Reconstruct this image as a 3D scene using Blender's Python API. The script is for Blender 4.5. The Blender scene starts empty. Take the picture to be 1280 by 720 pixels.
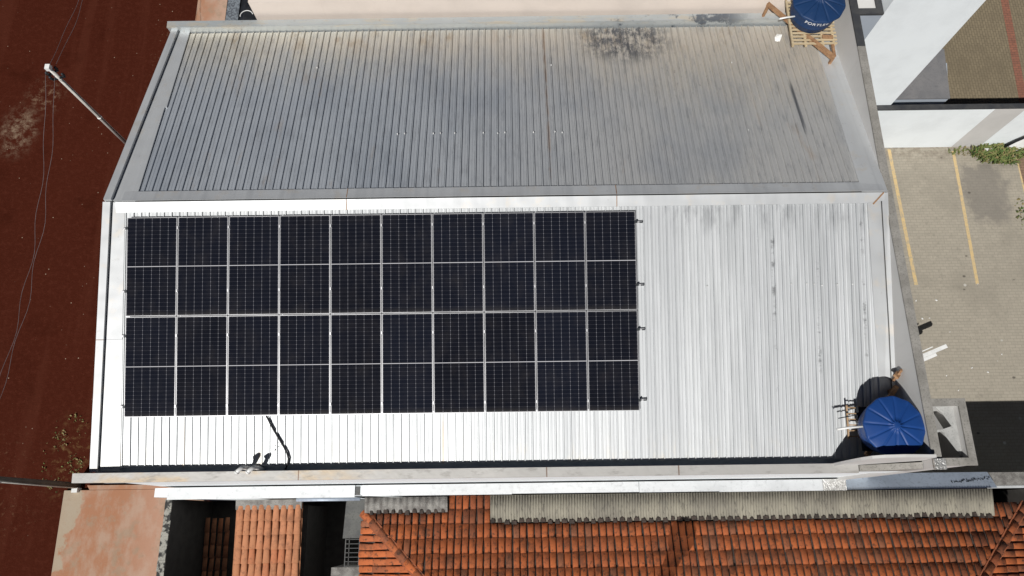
import bpy, bmesh, math, random
from mathutils import Vector, Matrix
random.seed(7)
R = math.radians
scn = bpy.context.scene
COL = scn.collection

# ------------------------------------------------------------------ camera, sky, sun, exposure
cam_d = bpy.data.cameras.new('drone_camera')
cam = bpy.data.objects.new('drone_camera', cam_d)
COL.objects.link(cam)
scn.camera = cam
cam_d.sensor_width = 36.0
cam_d.lens = 25.70
cam_d.clip_end = 2000
cam.matrix_world = Matrix(((0.99991488, 0.01304252, -0.00036463, 8.68483),
                           (-0.01254451, 0.95329796, -0.30177082, -7.00907),
                           (-0.00358825, 0.30174971, 0.95338043, 15.29570),
                           (0, 0, 0, 1)))
LX, LY = 0.40, 0.70                      # horizontal shadow run per metre of height
EL = math.atan(1 / math.hypot(LX, LY))
world = bpy.data.worlds.new('World')
scn.world = world
world.use_nodes = True
wn = world.node_tree
bg = wn.nodes['Background']
sky = wn.nodes.new('ShaderNodeTexSky')
sky.sky_type = 'NISHITA'
sky.sun_disc = False
sky.sun_elevation = EL
sky.sun_rotation = math.atan2(-LX, -LY)
sky.altitude = 300
sky.air_density = 0.18
sky.dust_density = 0.3
sky.ozone_density = 1.5
wn.links.new(sky.outputs[0], bg.inputs[0])
bg.inputs[1].default_value = 0.05
sun_d = bpy.data.lights.new('sun', 'SUN')
sun_d.energy = 4.9
sun_d.angle = R(0.5)
sun_d.color = (1.0, 0.98, 0.95)
sun = bpy.data.objects.new('sun', sun_d)
COL.objects.link(sun)
sun.rotation_euler = Vector((LX, LY, -1)).to_track_quat('-Z', 'Y').to_euler()
sun.location = (0, -30, 40)
vs = scn.view_settings
vs.view_transform = 'Standard'
vs.look = 'None'
vs.exposure = -0.10
vs.gamma = 1.0
vs.use_curve_mapping = False

# ------------------------------------------------------------------ constants
G = -9.0                                  # ground level (roof ridge is z = 0)
A = R(14.382)                             # roof pitch
TA, SA, CA = math.tan(A), math.sin(A), math.cos(A)


def near(x, y, h=0.0):                    # point above the south roof slope
    return Vector((x, y - h * SA, y * TA + h * CA))


def far(x, y, h=0.0):                     # point above the north roof slope
    return Vector((x, y + h * SA, -y * TA + h * CA))


def xw(y):                                # skewed west edge of the roof
    return -0.625 + 0.032 * y


# ------------------------------------------------------------------ mesh builder
ORG = {}


class MB:
    def __init__(s):
        s.v, s.f, s.m = [], [], []
        s.smooth = []

    def quad(s, a, b, c, d, m=0, sm=False):
        n = len(s.v)
        s.v += [Vector(a), Vector(b), Vector(c), Vector(d)]
        s.f.append((n, n + 1, n + 2, n + 3)); s.m.append(m); s.smooth.append(sm)

    def poly(s, pts, m=0):
        n = len(s.v)
        s.v += [Vector(p) for p in pts]
        s.f.append(tuple(range(n, n + len(pts)))); s.m.append(m); s.smooth.append(False)

    def hexa(s, b, t, m=0):               # bottom 4 (ccw from above), top 4
        n = len(s.v)
        s.v += [Vector(p) for p in b] + [Vector(p) for p in t]
        for f in ((3, 2, 1, 0), (4, 5, 6, 7), (0, 1, 5, 4), (1, 2, 6, 5), (2, 3, 7, 6), (3, 0, 4, 7)):
            s.f.append(tuple(n + i for i in f)); s.m.append(m); s.smooth.append(False)

    def box(s, x0, x1, y0, y1, z0, z1, m=0):
        s.hexa([(x0, y0, z0), (x1, y0, z0), (x1, y1, z0), (x0, y1, z0)],
               [(x0, y0, z1), (x1, y0, z1), (x1, y1, z1), (x0, y1, z1)], m)

    def beam(s, a, b, w, h, m=0, up=(0, 0, 1)):
        a, b = Vector(a), Vector(b)
        d = (b - a).normalized()
        sd = d.cross(Vector(up)).normalized() * (w / 2)
        u = sd.cross(d).normalized() * (h / 2)
        s.hexa([a - sd - u, a + sd - u, b + sd - u, b - sd - u],
               [a - sd + u, a + sd + u, b + sd + u, b - sd + u], m)

    def prism(s, pts, z0, z1, m=0):       # plan outline ccw
        n = len(s.v); k = len(pts)
        s.v += [Vector((p[0], p[1], z0)) for p in pts] + [Vector((p[0], p[1], z1)) for p in pts]
        s.f.append(tuple(n + i for i in reversed(range(k)))); s.m.append(m); s.smooth.append(False)
        s.f.append(tuple(n + k + i for i in range(k))); s.m.append(m); s.smooth.append(False)
        for i in range(k):
            j = (i + 1) % k
            s.f.append((n + i, n + j, n + k + j, n + k + i)); s.m.append(m); s.smooth.append(False)

    def tube(s, path, r, seg=8, m=0, r2=None, caps=True):
        path = [Vector(p) for p in path]
        n0 = len(s.v); k = len(path)
        ref = None
        for i, p in enumerate(path):
            d = (path[min(i + 1, k - 1)] - path[max(i - 1, 0)]).normalized()
            if ref is None:
                ref = d.orthogonal().normalized()
            a = (ref - d * ref.dot(d)).normalized(); ref = a
            b = d.cross(a)
            rr = r if r2 is None else r + (r2 - r) * i / (k - 1)
            for j in range(seg):
                t = 2 * math.pi * j / seg
                s.v.append(p + (a * math.cos(t) + b * math.sin(t)) * rr)
        for i in range(k - 1):
            for j in range(seg):
                q = (j + 1) % seg
                s.f.append((n0 + i * seg + j, n0 + i * seg + q, n0 + (i + 1) * seg + q, n0 + (i + 1) * seg + j))
                s.m.append(m); s.smooth.append(True)
        if caps:
            s.f.append(tuple(n0 + j for j in reversed(range(seg)))); s.m.append(m); s.smooth.append(False)
            s.f.append(tuple(n0 + (k - 1) * seg + j for j in range(seg))); s.m.append(m); s.smooth.append(False)

    def lathe(s, c, prof, seg=48, m=0, mod=None, smooth=True):
        c = Vector(c); n0 = len(s.v)
        for (r, z) in prof:
            for j in range(seg):
                t = 2 * math.pi * j / seg
                rr, zz = (r, z) if mod is None else mod(r, z, t)
                s.v.append(c + Vector((rr * math.cos(t), rr * math.sin(t), zz)))
        for i in range(len(prof) - 1):
            for j in range(seg):
                q = (j + 1) % seg
                s.f.append((n0 + i * seg + j, n0 + i * seg + q, n0 + (i + 1) * seg + q, n0 + (i + 1) * seg + j))
                s.m.append(m); s.smooth.append(smooth)

    def build(s, name, mats, parent=None):
        if not isinstance(mats, (list, tuple)):
            mats = [mats]
        o0 = ORG.get(parent.name, Vector()) if parent else None
        if parent is None:
            xs = [v.x for v in s.v]; ys = [v.y for v in s.v]; zs = [v.z for v in s.v]
            o0 = Vector(((min(xs) + max(xs)) / 2, (min(ys) + max(ys)) / 2, min(zs)))
        me = bpy.data.meshes.new(name)
        me.from_pydata([tuple(v - o0) for v in s.v], [], s.f)
        for mt in mats:
            me.materials.append(mt)
        me.polygons.foreach_set('material_index', s.m)
        me.polygons.foreach_set('use_smooth', s.smooth)
        bm = bmesh.new(); bm.from_mesh(me)
        bmesh.ops.recalc_face_normals(bm, faces=bm.faces)
        bm.to_mesh(me); bm.free()
        me.update()
        ob = bpy.data.objects.new(name, me)
        COL.objects.link(ob)
        ORG[ob.name] = o0
        if parent:
            ob.parent = parent
        else:
            ob.location = o0
        return ob


def empty(name, loc, rot=(0, 0, 0)):
    o = bpy.data.objects.new(name, None)
    o.empty_display_size = 0.3
    COL.objects.link(o)
    o.location = loc; o.rotation_euler = rot
    ORG[o.name] = Vector(loc)
    return o


def tag(o, label=None, cat=None, group=None, kind=None):
    if label: o['label'] = label
    if cat: o['category'] = cat
    if group: o['group'] = group
    if kind: o['kind'] = kind
    return o


def copy_tree(o, parent=None):
    c = o.copy(); COL.objects.link(c)
    if parent: c.parent = parent
    ORG[c.name] = ORG[o.name].copy()
    for ch in list(o.children):
        copy_tree(ch, c)
    return c


# ------------------------------------------------------------------ material helper
class NT:
    def __init__(s, name, rough=0.7, metal=0.0, spec=0.5):
        s.mat = bpy.data.materials.new(name)
        s.mat.use_nodes = True
        s.t = s.mat.node_tree
        s.b = s.t.nodes['Principled BSDF']
        s.b.inputs['Roughness'].default_value = rough
        s.b.inputs['Metallic'].default_value = metal
        s.b.inputs['Specular IOR Level'].default_value = spec
        s._p = {}

    def N(s, t): return s.t.nodes.new(t)

    def put(s, sock, v):
        if isinstance(v, bpy.types.NodeSocket):
            s.t.links.new(v, sock)
        elif isinstance(v, (tuple, list)) and len(v) == 3 and sock.type == 'RGBA':
            sock.default_value = (*v, 1)
        else:
            sock.default_value = v

    def pos(s, world=True):
        k = 'w' if world else 'o'
        if k not in s._p:
            if world:
                g = s.N('ShaderNodeNewGeometry'); s._p[k] = g.outputs['Position']
            else:
                g = s.N('ShaderNodeTexCoord'); s._p[k] = g.outputs['Object']
        return s._p[k]

    def xyz(s, world=True):
        k = 'x' + str(world)
        if k not in s._p:
            n = s.N('ShaderNodeSeparateXYZ'); s.put(n.inputs[0], s.pos(world)); s._p[k] = n.outputs
        return s._p[k]

    def m(s, op, a, b=0.0, c=0.0, clamp=False):
        n = s.N('ShaderNodeMath'); n.operation = op; n.use_clamp = clamp
        s.put(n.inputs[0], a); s.put(n.inputs[1], b)
        if op in ('MULTIPLY_ADD', 'COMPARE'): s.put(n.inputs[2], c)
        return n.outputs[0]

    def ss(s, x, a, b):                   # smoothstep a -> b (may descend)
        n = s.N('ShaderNodeMapRange'); n.interpolation_type = 'SMOOTHSTEP'
        s.put(n.inputs['Value'], x)
        if a < b:
            n.inputs['From Min'].default_value = a; n.inputs['From Max'].default_value = b
        else:
            n.inputs['From Min'].default_value = b; n.inputs['From Max'].default_value = a
            n.inputs['To Min'].default_value = 1; n.inputs['To Max'].default_value = 0
        return n.outputs['Result']

    def band(s, x, c, w, e):              # 1 inside |x-c|<w, falling over e
        return s.ss(s.m('ABSOLUTE', s.m('SUBTRACT', x, c)), w + e, w)

    def noise(s, scale, detail=3, rough=0.55, stretch=None, world=True, dist=0.0, off=0.0):
        n = s.N('ShaderNodeTexNoise')
        n.inputs['Scale'].default_value = scale
        n.inputs['Detail'].default_value = detail
        n.inputs['Roughness'].default_value = rough
        n.inputs['Distortion'].default_value = dist
        v = s.pos(world)
        if stretch or off:
            mp = s.N('ShaderNodeMapping')
            s.put(mp.inputs['Vector'], v)
            mp.inputs['Scale'].default_value = stretch or (1, 1, 1)
            mp.inputs['Location'].default_value = (off, off * 1.7, off * .3)
            v = mp.outputs[0]
        s.put(n.inputs['Vector'], v)
        return n.outputs['Fac']

    def vor(s, scale, stretch=None, world=True, feature='F1'):
        n = s.N('ShaderNodeTexVoronoi'); n.feature = feature
        n.inputs['Scale'].default_value = scale
        v = s.pos(world)
        if stretch:
            mp = s.N('ShaderNodeMapping'); s.put(mp.inputs['Vector'], v)
            mp.inputs['Scale'].default_value = stretch; v = mp.outputs[0]
        s.put(n.inputs['Vector'], v)
        return n.outputs

    def mix(s, f, a, b, mode='MIX'):
        n = s.N('ShaderNodeMix'); n.data_type = 'RGBA'; n.blend_type = mode
        s.put(n.inputs[0], f); s.put(n.inputs[6], a); s.put(n.inputs[7], b)
        return n.outputs[2]

    def mul(s, *a):
        r = a[0]
        for x in a[1:]: r = s.m('MULTIPLY', r, x)
        return r

    def base(s, c): s.put(s.b.inputs['Base Color'], c)

    def rough(s, c): s.put(s.b.inputs['Roughness'], c)

    def metal(s, c): s.put(s.b.inputs['Metallic'], c)

    def bump(s, h, strength=0.3, dist=0.01):
        n = s.N('ShaderNodeBump'); n.inputs['Strength'].default_value = strength
        n.inputs['Distance'].default_value = dist
        s.put(n.inputs['Height'], h); s.put(s.b.inputs['Normal'], n.outputs[0])

    def island(s):
        g = s.N('ShaderNodeNewGeometry'); return g.outputs['Random Per Island']


def simple(name, col, col2=None, scale=4, rough=0.7, metal=0.0, spec=0.4, stretch=None, lo=0.35, hi=0.7,
           fine=0.15, bump=0.0, bscale=30):
    """surface of one colour broken up by two scales of wear"""
    t = NT(name, rough, metal, spec)
    col2 = col2 or tuple(c * 0.7 for c in col)
    n1 = t.ss(t.noise(scale, 5, 0.6, stretch), lo, hi)
    c = t.mix(n1, col, col2)
    n2 = t.noise(scale * 9, 4, 0.7, stretch, off=3.1)
    c = t.mix(t.m('MULTIPLY', t.ss(n2, 0.5, 0.75), fine * 3), c, tuple(x * 0.45 for x in col2))
    t.base(c)
    if bump:
        t.bump(t.noise(bscale, 4, 0.6), bump, 0.02)
    return t.mat


# ---- roof metal (weathered zinc sheet)
def roof_metal(name, ribs=True):
    t = NT(name, 0.52, 0.45, 0.5)
    X, Y, Z = t.xyz()
    base = t.mix(t.noise(1.3, 4, 0.6, (1, .35, .35)), (.63, .645, .65), (.545, .56, .57))
    # soft streaks running down the sheet
    st = t.noise(5.0, 4, 0.6, (1, .06, .06))
    base = t.mix(t.mul(t.ss(st, .42, .7), .45), base, (.46, .475, .485))
    sheet = t.noise(1.0, 0, 0.5, (1.02, .001, .001), off=5)
    base = t.mix(t.mul(t.ss(sheet, .35, .6), .55), base, (.66, .675, .68))
    base = t.mix(t.mul(t.ss(t.noise(2.9, 3, .6, (1, .02, .02), off=15), .48, .66), .5), base, (.47, .485, .495))
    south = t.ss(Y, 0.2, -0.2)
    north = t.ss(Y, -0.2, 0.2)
    if ribs:
        # tan dust and rust gathered along the north eave
        nz = t.noise(2.2, 5, .65, (1, .5, .5))
        edge = t.ss(t.m('ADD', t.m('ADD', Y, t.mul(t.ss(X, 8, 15), 1.2)), t.mul(t.m('SUBTRACT', nz, .5), 2.6)), 3.1, 5.9)
        rn = t.ss(t.noise(3.3, 5, .7, (1, .35, .35), off=2), .56, .72)
        base = t.mix(t.mul(rn, t.ss(Y, 4.3, 5.5), .8), base, (.36, .20, .09))
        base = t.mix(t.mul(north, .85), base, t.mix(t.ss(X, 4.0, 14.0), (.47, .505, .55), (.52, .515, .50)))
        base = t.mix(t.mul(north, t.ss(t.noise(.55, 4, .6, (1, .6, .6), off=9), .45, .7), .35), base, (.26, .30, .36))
        base = t.mix(t.mul(edge, .8), base, t.mix(t.ss(X, 2.0, 9.0), (.76, .70, .58), (.62, .57, .49)))
        base = t.mix(t.mul(t.ss(t.noise(1.1, 5, .7, (1, .6, .6), off=21), .52, .66), t.ss(Y, 4.4, 5.5), north, .6), base, (.40, .29, .17))
        base = t.mix(t.mul(t.ss(t.noise(16, 5, .75, (1, .12, .12), off=14), .52, .68), north, .4), base, (.24, .25, .26))
        base = t.mix(t.mul(north, t.ss(t.noise(7, 5, .75, (1, .2, .2), off=4), .5, .7), .35), base, (.25, .26, .28))
        base = t.mix(t.mul(north, t.ss(t.noise(1.6, 5, .7, (1, .3, .3), off=12), .6, .75), .4), base, (.47, .38, .30))
        # rust streak down one lap of the sheets
        sx = t.m('ADD', X, t.mul(t.m('SUBTRACT', t.noise(3, 3), .5), .05))
        base = t.mix(t.mul(t.band(sx, 9.63, .012, .035), t.ss(Y, .4, .9), t.ss(t.noise(2, 4, .6, off=7), .3, .6), .55), base, (.36, .22, .13))
        # black mould bloom below the gutter
        dx = t.m('DIVIDE', t.m('SUBTRACT', X, 11.8), 1.45)
        dy = t.m('DIVIDE', t.m('SUBTRACT', Y, 5.2), 1.0)
        rr = t.m('SQRT', t.m('ADD', t.m('MULTIPLY', dx, dx), t.m('MULTIPLY', dy, dy)))
        mo = t.mul(t.ss(rr, 1.15, .45), t.ss(t.noise(3.6, 8, .8, (1.4, .8, .8), dist=.3), .41, .58))
        base = t.mix(t.mul(mo, north, .9), base, (.10, .11, .13))
        dx2 = t.m('DIVIDE', t.m('SUBTRACT', X, 13.3), 1.5)
        dy2 = t.m('DIVIDE', t.m('SUBTRACT', Y, 4.0), 1.3)
        r2 = t.m('SQRT', t.m('ADD', t.m('MULTIPLY', dx2, dx2), t.m('MULTIPLY', dy2, dy2)))
        sp = t.mul(t.ss(r2, 1.0, .2), t.ss(t.noise(11, 4, .7, (1, .5, .5), off=1), .6, .72))
        base = t.mix(t.mul(sp, north, .6), base, (.13, .12, .11))
        # south slope: grime below the ridge at the right, smudges along three rib lines
        g1 = t.mul(t.ss(Y, -1.1, -.35), t.ss(X, 11.7, 12.4), t.ss(t.noise(4, 5, .65, (1, .25, .25)), .44, .66))
        base = t.mix(t.mul(g1, south, .75), base, (.30, .31, .32))
        base = t.mix(t.mul(t.ss(X, 11.0, 14.0), t.ss(t.noise(9, 4, .65, (1, .04, .04), off=31), .38, .66), south, .6), base, (.43, .445, .45))
        for cx, a in ((14.63, .7), (15.62, .8), (16.67, .8)):
            mk = t.mul(t.band(t.m('ADD', X, t.mul(t.m('SUBTRACT', t.noise(9, 3, off=1), .5), .05)), cx, .012, .05), t.ss(t.noise(3.1, 6, .75, (.6, 1, 1), off=cx), .50, .66), t.ss(Y, -5.0, -3.2), a)
            base = t.mix(t.mul(mk, south), base, (.13, .135, .14))
        # brown water mark by a few laps, cream drip stains near the south gutter
        for cx in (1.28, 3.0, 7.1):
            base = t.mix(t.mul(t.band(X, cx, .015, .03), south, t.ss(Y, -4.6, -5.2), .5), base, (.60, .47, .33))
        base = t.mix(t.mul(t.ss(Y, -5.0, -5.7), t.ss(t.noise(4, 4, .7, (1, .3, .3), off=6), .5, .72), south, .5), base, (.66, .62, .54))
    else:
        base = t.mix(t.mul(south, .7), base, t.mix(t.noise(1.1, 4, .6, off=40), (.40, .41, .415), (.54, .55, .555)))
        base = t.mix(t.mul(t.ss(t.noise(2.4, 5, .65, off=8), .52, .72), .6), base, (.60, .55, .48))
        base = t.mix(t.mul(t.ss(t.noise(6, 5, .7, off=2), .6, .75), .5), base, (.36, .35, .34))
    if ribs:
        dk = t.mul(t.band(t.m('ADD', X, t.mul(Y, .02)), 15.90, .02, .04), t.band(Y, 2.7, .5, .5), north)
        base = t.mix(t.mul(dk, .75), base, (.10, .11, .13))
    t.base(base)
    t.rough(t.m('MULTIPLY_ADD', t.noise(3, 4, .6, off=11), .14, .47))
    t.bump(t.noise(3.0 if ribs else 1.6, 3 if ribs else 1, .5, (1, .4, .4) if ribs else (1, 1, 1), off=5), .25 if ribs else .4, .02 if ribs else .05)
    return t.mat


M = {}
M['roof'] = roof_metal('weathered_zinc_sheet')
M['flash'] = roof_metal('zinc_flashing', ribs=False)
M['screw'] = simple('white_screw_cap', (.8, .8, .78), rough=.5)


def white_wall(name, col, dirt):
    t = NT(name, .75, 0, .3)
    c = t.mix(t.ss(t.noise(.8, 5, .6), .4, .75), col, tuple(x * .9 for x in col))
    c = t.mix(t.mul(t.ss(t.noise(2.5, 6, .7, (1, 1, .15)), .56, .8), .3), c, dirt)
    c = t.mix(t.mul(t.ss(t.noise(22, 4, .7), .6, .8), .35), c, dirt)
    t.base(c); t.bump(t.noise(40, 3), .15, .005)
    return t.mat


M['white'] = white_wall('white_painted_plaster', (.82, .865, .88), (.66, .69, .69))
M['parapet'] = white_wall('weathered_white_plaster', (.57, .56, .54), (.42, .405, .38))
M['pinkwall'] = white_wall('pinkish_plaster', (.68, .60, .535), (.42, .33, .28))
M['greywall'] = white_wall('grey_plaster', (.36, .40, .45), (.28, .30, .33))  # even grey for the block and shed walls
M['coping'] = simple('grey_concrete_coping', (.285, .272, .248), (.205, .195, .175), 3, .85, fine=.3, bump=.3)
M['dark_coping'] = simple('dark_bitumen_coping', (.035, .037, .042), (.06, .06, .06), 3, .8)
M['cement'] = simple('pale_cement_coping', (.52, .49, .43), (.36, .34, .30), 2.2, .85, stretch=(.5, 1, 1), fine=.3, bump=.3)


def stained_coping():
    t = NT('stained_metal_coping', .5, .25, .4)
    X, Y, Z = t.xyz()
    c = t.mix(t.noise(1.1, 4, .6), (.50, .485, .46), (.38, .37, .35))
    c = t.mix(t.mul(t.ss(t.noise(.9, 4, .6, (1, 2, 1), off=3), .45, .62), t.ss(X, 6.5, 4.0), .9), c, (.50, .40, .28))
    c = t.mix(t.mul(t.ss(t.noise(2.4, 5, .7, (1, 3, 1), off=5), .52, .7), .7), c, (.26, .245, .225))
    for cx in (3.95, 9.4, 12.3):
        c = t.mix(t.mul(t.band(X, cx, .008, .012), .8), c, (.2, .12, .08))
    t.base(c); t.bump(t.noise(6, 3), .3, .02)
    return t.mat


M['south_coping'] = stained_coping()


def north_gutter():
    t = NT('north_gutter_metal', .45, .45, .5)
    X, Y, Z = t.xyz()
    c = t.mix(t.noise(1.4, 4, .6, (1, 3, 3)), (.52, .55, .55), (.40, .43, .44))
    c = t.mix(t.mul(t.ss(t.noise(1.2, 5, .65, (1, 4, 4), off=2), .5, .66), t.ss(Z, -1.42, -1.2), .8), c, (.55, .50, .41))
    m1 = t.mul(t.ss(X, 10.9, 11.6), t.ss(X, 15.4, 14.4), t.ss(t.noise(1.6, 5, .7, off=7), .5, .6))
    c = t.mix(t.mul(m1, .9), c, (.10, .12, .15))
    c = t.mix(t.mul(t.ss(t.noise(7, 5, .7, (1, 2, 2), off=4), .57, .7), .5), c, (.30, .24, .18))
    t.base(c); t.bump(t.noise(8, 3), .3, .02)
    return t.mat


M['gutter'] = north_gutter()


def earth():
    t = NT('red_earth', 1.0, 0, 0.0)
    X, Y, Z = t.xyz()
    c = t.mix(t.noise(.35, 5, .6), (.060, .0138, .0075), (.045, .0105, .0060))
    c = t.mix(t.ss(t.noise(6, 6, .75), .45, .7), c, (.070, .0180, .0105))
    c = t.mix(t.mul(t.ss(t.noise(28, 4, .75, off=3), .62, .72), .5), c, (.16, .075, .045))
    v = t.vor(3.2)
    c = t.mix(t.mul(t.ss(v['Distance'], .075, .03), t.ss(t.noise(1.1, 3, off=9), .42, .58)), c, (.38, .30, .22))
    tr = t.noise(.8, 4, .6, (1.6, .12, 1), off=17)
    c = t.mix(t.mul(t.ss(tr, .52, .68), .55), c, (.074, .0205, .0120))
    c = t.mix(t.mul(t.ss(t.noise(.5, 5, .65, off=23), .55, .72), .5), c, (.030, .0065, .0035))
    def blob(cx, cy, rx, ry, nsc, lo, hi, col, amt):
        nonlocal c
        a = t.m('DIVIDE', t.m('SUBTRACT', X, cx), rx); b = t.m('DIVIDE', t.m('SUBTRACT', Y, cy), ry)
        r = t.m('SQRT', t.m('ADD', t.m('MULTIPLY', a, a), t.m('MULTIPLY', b, b)))
        k = t.mul(t.ss(r, 1.0, .25), t.ss(t.noise(nsc, 6, .75, off=cx), lo, hi), amt)
        c = t.mix(k, c, col)
    blob(-9.75, 7.1, 1.0, 1.4, 3.5, .42, .72, (.30, .225, .155), .75)
    blob(-9.0, 8.6, 1.0, 1.1, 5, .48, .68, (.25, .17, .11), .6)
    blob(-5.75, -4.9, 1.0, 1.9, 4, .50, .70, (.20, .13, .055), .6)
    blob(-8.2, -6.0, 2.6, 2.5, 7, .55, .72, (.20, .12, .07), .5)
    blob(-4.6, 9.5, .9, 4.0, 9, .58, .72, (.23, .15, .09), .6)
    t.base(c); t.bump(t.noise(14, 6, .7), .6, .04)
    return t.mat


def pavers(name, c1, c2, mort, w, h, extra=None, rotz=0):
    t = NT(name, .9, 0, .25)
    mp = t.N('ShaderNodeMapping'); t.put(mp.inputs['Vector'], t.pos())
    mp.inputs['Rotation'].default_value = (0, 0, rotz)
    b = t.N('ShaderNodeTexBrick'); t.put(b.inputs['Vector'], mp.outputs[0])
    b.inputs['Scale'].default_value = 1.0
    b.inputs['Brick Width'].default_value = w; b.inputs['Row Height'].default_value = h
    b.inputs['Mortar Size'].default_value = .009; b.inputs['Mortar Smooth'].default_value = .3
    b.inputs['Color1'].default_value = (*c1, 1); b.inputs['Color2'].default_value = (*c2, 1)
    b.inputs['Mortar'].default_value = (*mort, 1)
    c = b.outputs['Color']
    c = t.mix(t.mul(t.ss(t.noise(.6, 5, .65), .42, .7), .5), c, tuple(x * .72 for x in c2))
    c = t.mix(t.mul(t.ss(t.noise(5, 6, .75), .5, .72), .5), c, tuple(x * .6 for x in c2))
    c = t.mix(t.mul(t.ss(t.noise(3.5, 6, .75, off=5), .62, .78), .4), c, tuple(min(1, x * 1.7) for x in c1))
    if extra: c = extra(t, c)
    t.base(c); t.bump(b.outputs['Fac'], -.3, .01)
    return t.mat


def lot_extra(t, c):
    X, Y, Z = t.xyz()
    n = t.mul(t.m('SUBTRACT', t.noise(1.6, 5, .7), .5), 1.6)
    k = t.mul(t.ss(t.m('ADD', X, n), 24.9, 25.3), t.ss(t.m('ADD', X, n), 26.9, 26.4), t.ss(t.m('ADD', Y, n), 2.6, 3.2), t.ss(t.m('ADD', Y, n), 5.3, 5.0))
    c = t.mix(t.mul(k, .55), c, (.13, .12, .11))
    k = t.mul(t.ss(Y, 5.0, 5.9), t.ss(t.noise(6, 5, .7, off=2), .42, .6), .5)
    c = t.mix(k, c, (.15, .12, .09))
    v = t.vor(1.25)
    near_wall = t.mul(t.ss(X, 26.5, 23.0), t.ss(Y, 1.5, -.2))
    c = t.mix(t.mul(t.ss(v['Distance'], .075, .05), near_wall), c, (.75, .74, .70))
    v2 = t.vor(.9, (1, 1.4, 1))
    return t.mix(t.mul(t.ss(v2['Distance'], .07, .03), .8), c, (.07, .06, .05))


M['earth'] = earth()
M['lot'] = pavers('grey_paver_blocks', (.345, .31, .25), (.315, .285, .23), (.26, .235, .19), .21, .105, lot_extra)
M['yard'] = pavers('brown_paver_blocks', (.215, .175, .115), (.185, .15, .10), (.10, .085, .055), .21, .105, rotz=R(90))
M['redpaver'] = pavers('red_paver_blocks', (.27, .115, .075), (.22, .10, .07), (.12, .07, .05), .21, .105)
M['brownpaver'] = pavers('dusty_red_paver_blocks', (.24, .155, .10), (.20, .13, .09), (.10, .07, .05), .21, .105)


def yellow():
    t = NT('worn_yellow_paint', .8, 0, .3)
    c = t.mix(t.ss(t.noise(2.5, 5, .7), .4, .7), (.56, .41, .20), (.50, .38, .22))
    c = t.mix(t.mul(t.ss(t.noise(9, 6, .8), .48, .64), .85), c, (.33, .29, .225))
    t.base(c)
    return t.mat


M['yellow'] = yellow()


def sidewalk():
    t = NT('red_stained_concrete', .9, 0, .2)
    X, Y, Z = t.xyz()
    c = t.mix(t.ss(t.noise(1.3, 6, .65, (1, .55, 1)), .40, .60), (.36, .175, .10), (.40, .265, .19))
    w = t.m('ADD', X, t.mul(t.m('SUBTRACT', t.noise(1.0, 4, .6, off=5), .5), 2.6))
    c = t.mix(t.mul(t.ss(t.m('ADD', w, t.m('MULTIPLY_ADD', Y, -.28, -1.98)), -5.3, -5.45), t.ss(Y, 0, -2), .8), c, (.37, .32, .24))
    c = t.mix(t.mul(t.ss(X, -3.9, -2.4), .45), c, (.50, .33, .25))
    c = t.mix(t.mul(t.ss(t.noise(1.7, 6, .7, off=3), .52, .68), .7), c, (.31, .235, .165))
    c = t.mix(t.mul(t.ss(t.noise(12, 5, .7), .55, .75), .3), c, (.26, .13, .08))
    t.base(c); t.bump(t.noise(25, 4), .3, .01)
    return t.mat


M['sidewalk'] = sidewalk()


def tiles(name, c1, c2, c3, dirt):
    t = NT(name, .85, 0, .25)
    i = t.island()
    c = t.mix(i, c1, c2)
    j = t.m('FRACT', t.m('MULTIPLY', i, 17.31))
    c = t.mix(t.ss(j, .80, .95), c, c3)
    c = t.mix(t.mul(t.ss(t.noise(9, 6, .72), .52, .66), .85), c, dirt)
    c = t.mix(t.mul(t.ss(t.noise(2.0, 5, .7, off=4), .5, .66), .6), c, tuple(x * .9 for x in dirt))
    c = t.mix(t.mul(t.ss(t.noise(30, 4, .75, off=2), .66, .76), .55), c, (.42, .38, .30))
    t.base(c); t.bump(t.noise(40, 3), .3, .01)
    return t.mat


M['tile'] = tiles('old_clay_tile', (.49, .135, .044), (.40, .115, .045), (.29, .11, .056), (.075, .040, .026))
M['tile_dirty'] = tiles('mossy_clay_tile', (.34, .10, .042), (.24, .085, .042), (.40, .12, .045), (.045, .030, .022))
M['porch_tile'] = tiles('pale_clay_tile', (.43, .185, .095), (.385, .17, .085), (.41, .155, .075), (.25, .11, .06))
M['plug'] = simple('dark_mortar', (.075, .055, .045), (.03, .026, .023), 9, .95, fine=.4, bump=.5)
M['mortar'] = simple('grey_mortar', (.26, .25, .23), (.14, .13, .12), 5, .9, fine=.4, bump=.4)
M['fibre'] = simple('fibre_cement_sheet', (.265, .245, .195), (.185, .17, .14), 1.6, .9, stretch=(1, .3, 1), fine=.35, bump=.2)
M['stone'] = simple('mottled_wall_top', (.34, .33, .29), (.04, .04, .038), 4.5, .9, lo=.45, hi=.55, fine=.3, bump=.5)
M['shade_dark'] = simple('shade_darkened_surface', (.05, .045, .04), rough=.9)  # shade of walls, alley and shaft put into a dark colour
M['dark_grey'] = simple('dark_grey_concrete', (.085, .085, .085), (.13, .13, .12), 2, .9, fine=.3)
M['alu'] = simple('anodised_aluminium', (.58, .58, .59), (.50, .50, .51), 3, .42, .6)
M['dark_steel'] = simple('dark_steel', (.04, .045, .05), rough=.5, metal=.4)
M['black'] = simple('black_rubber', (.012, .012, .014), rough=.55)
M['pvc'] = simple('white_pvc', (.78, .78, .76), (.68, .68, .66), 3, .4)
M['rust'] = simple('rusted_steel', (.36, .21, .11), (.22, .115, .06), 5, .8, fine=.4)
M['wood'] = simple('pale_bamboo_slat', (.52, .42, .27), (.40, .31, .19), 6, .8, stretch=(.3, 3, 1))
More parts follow.
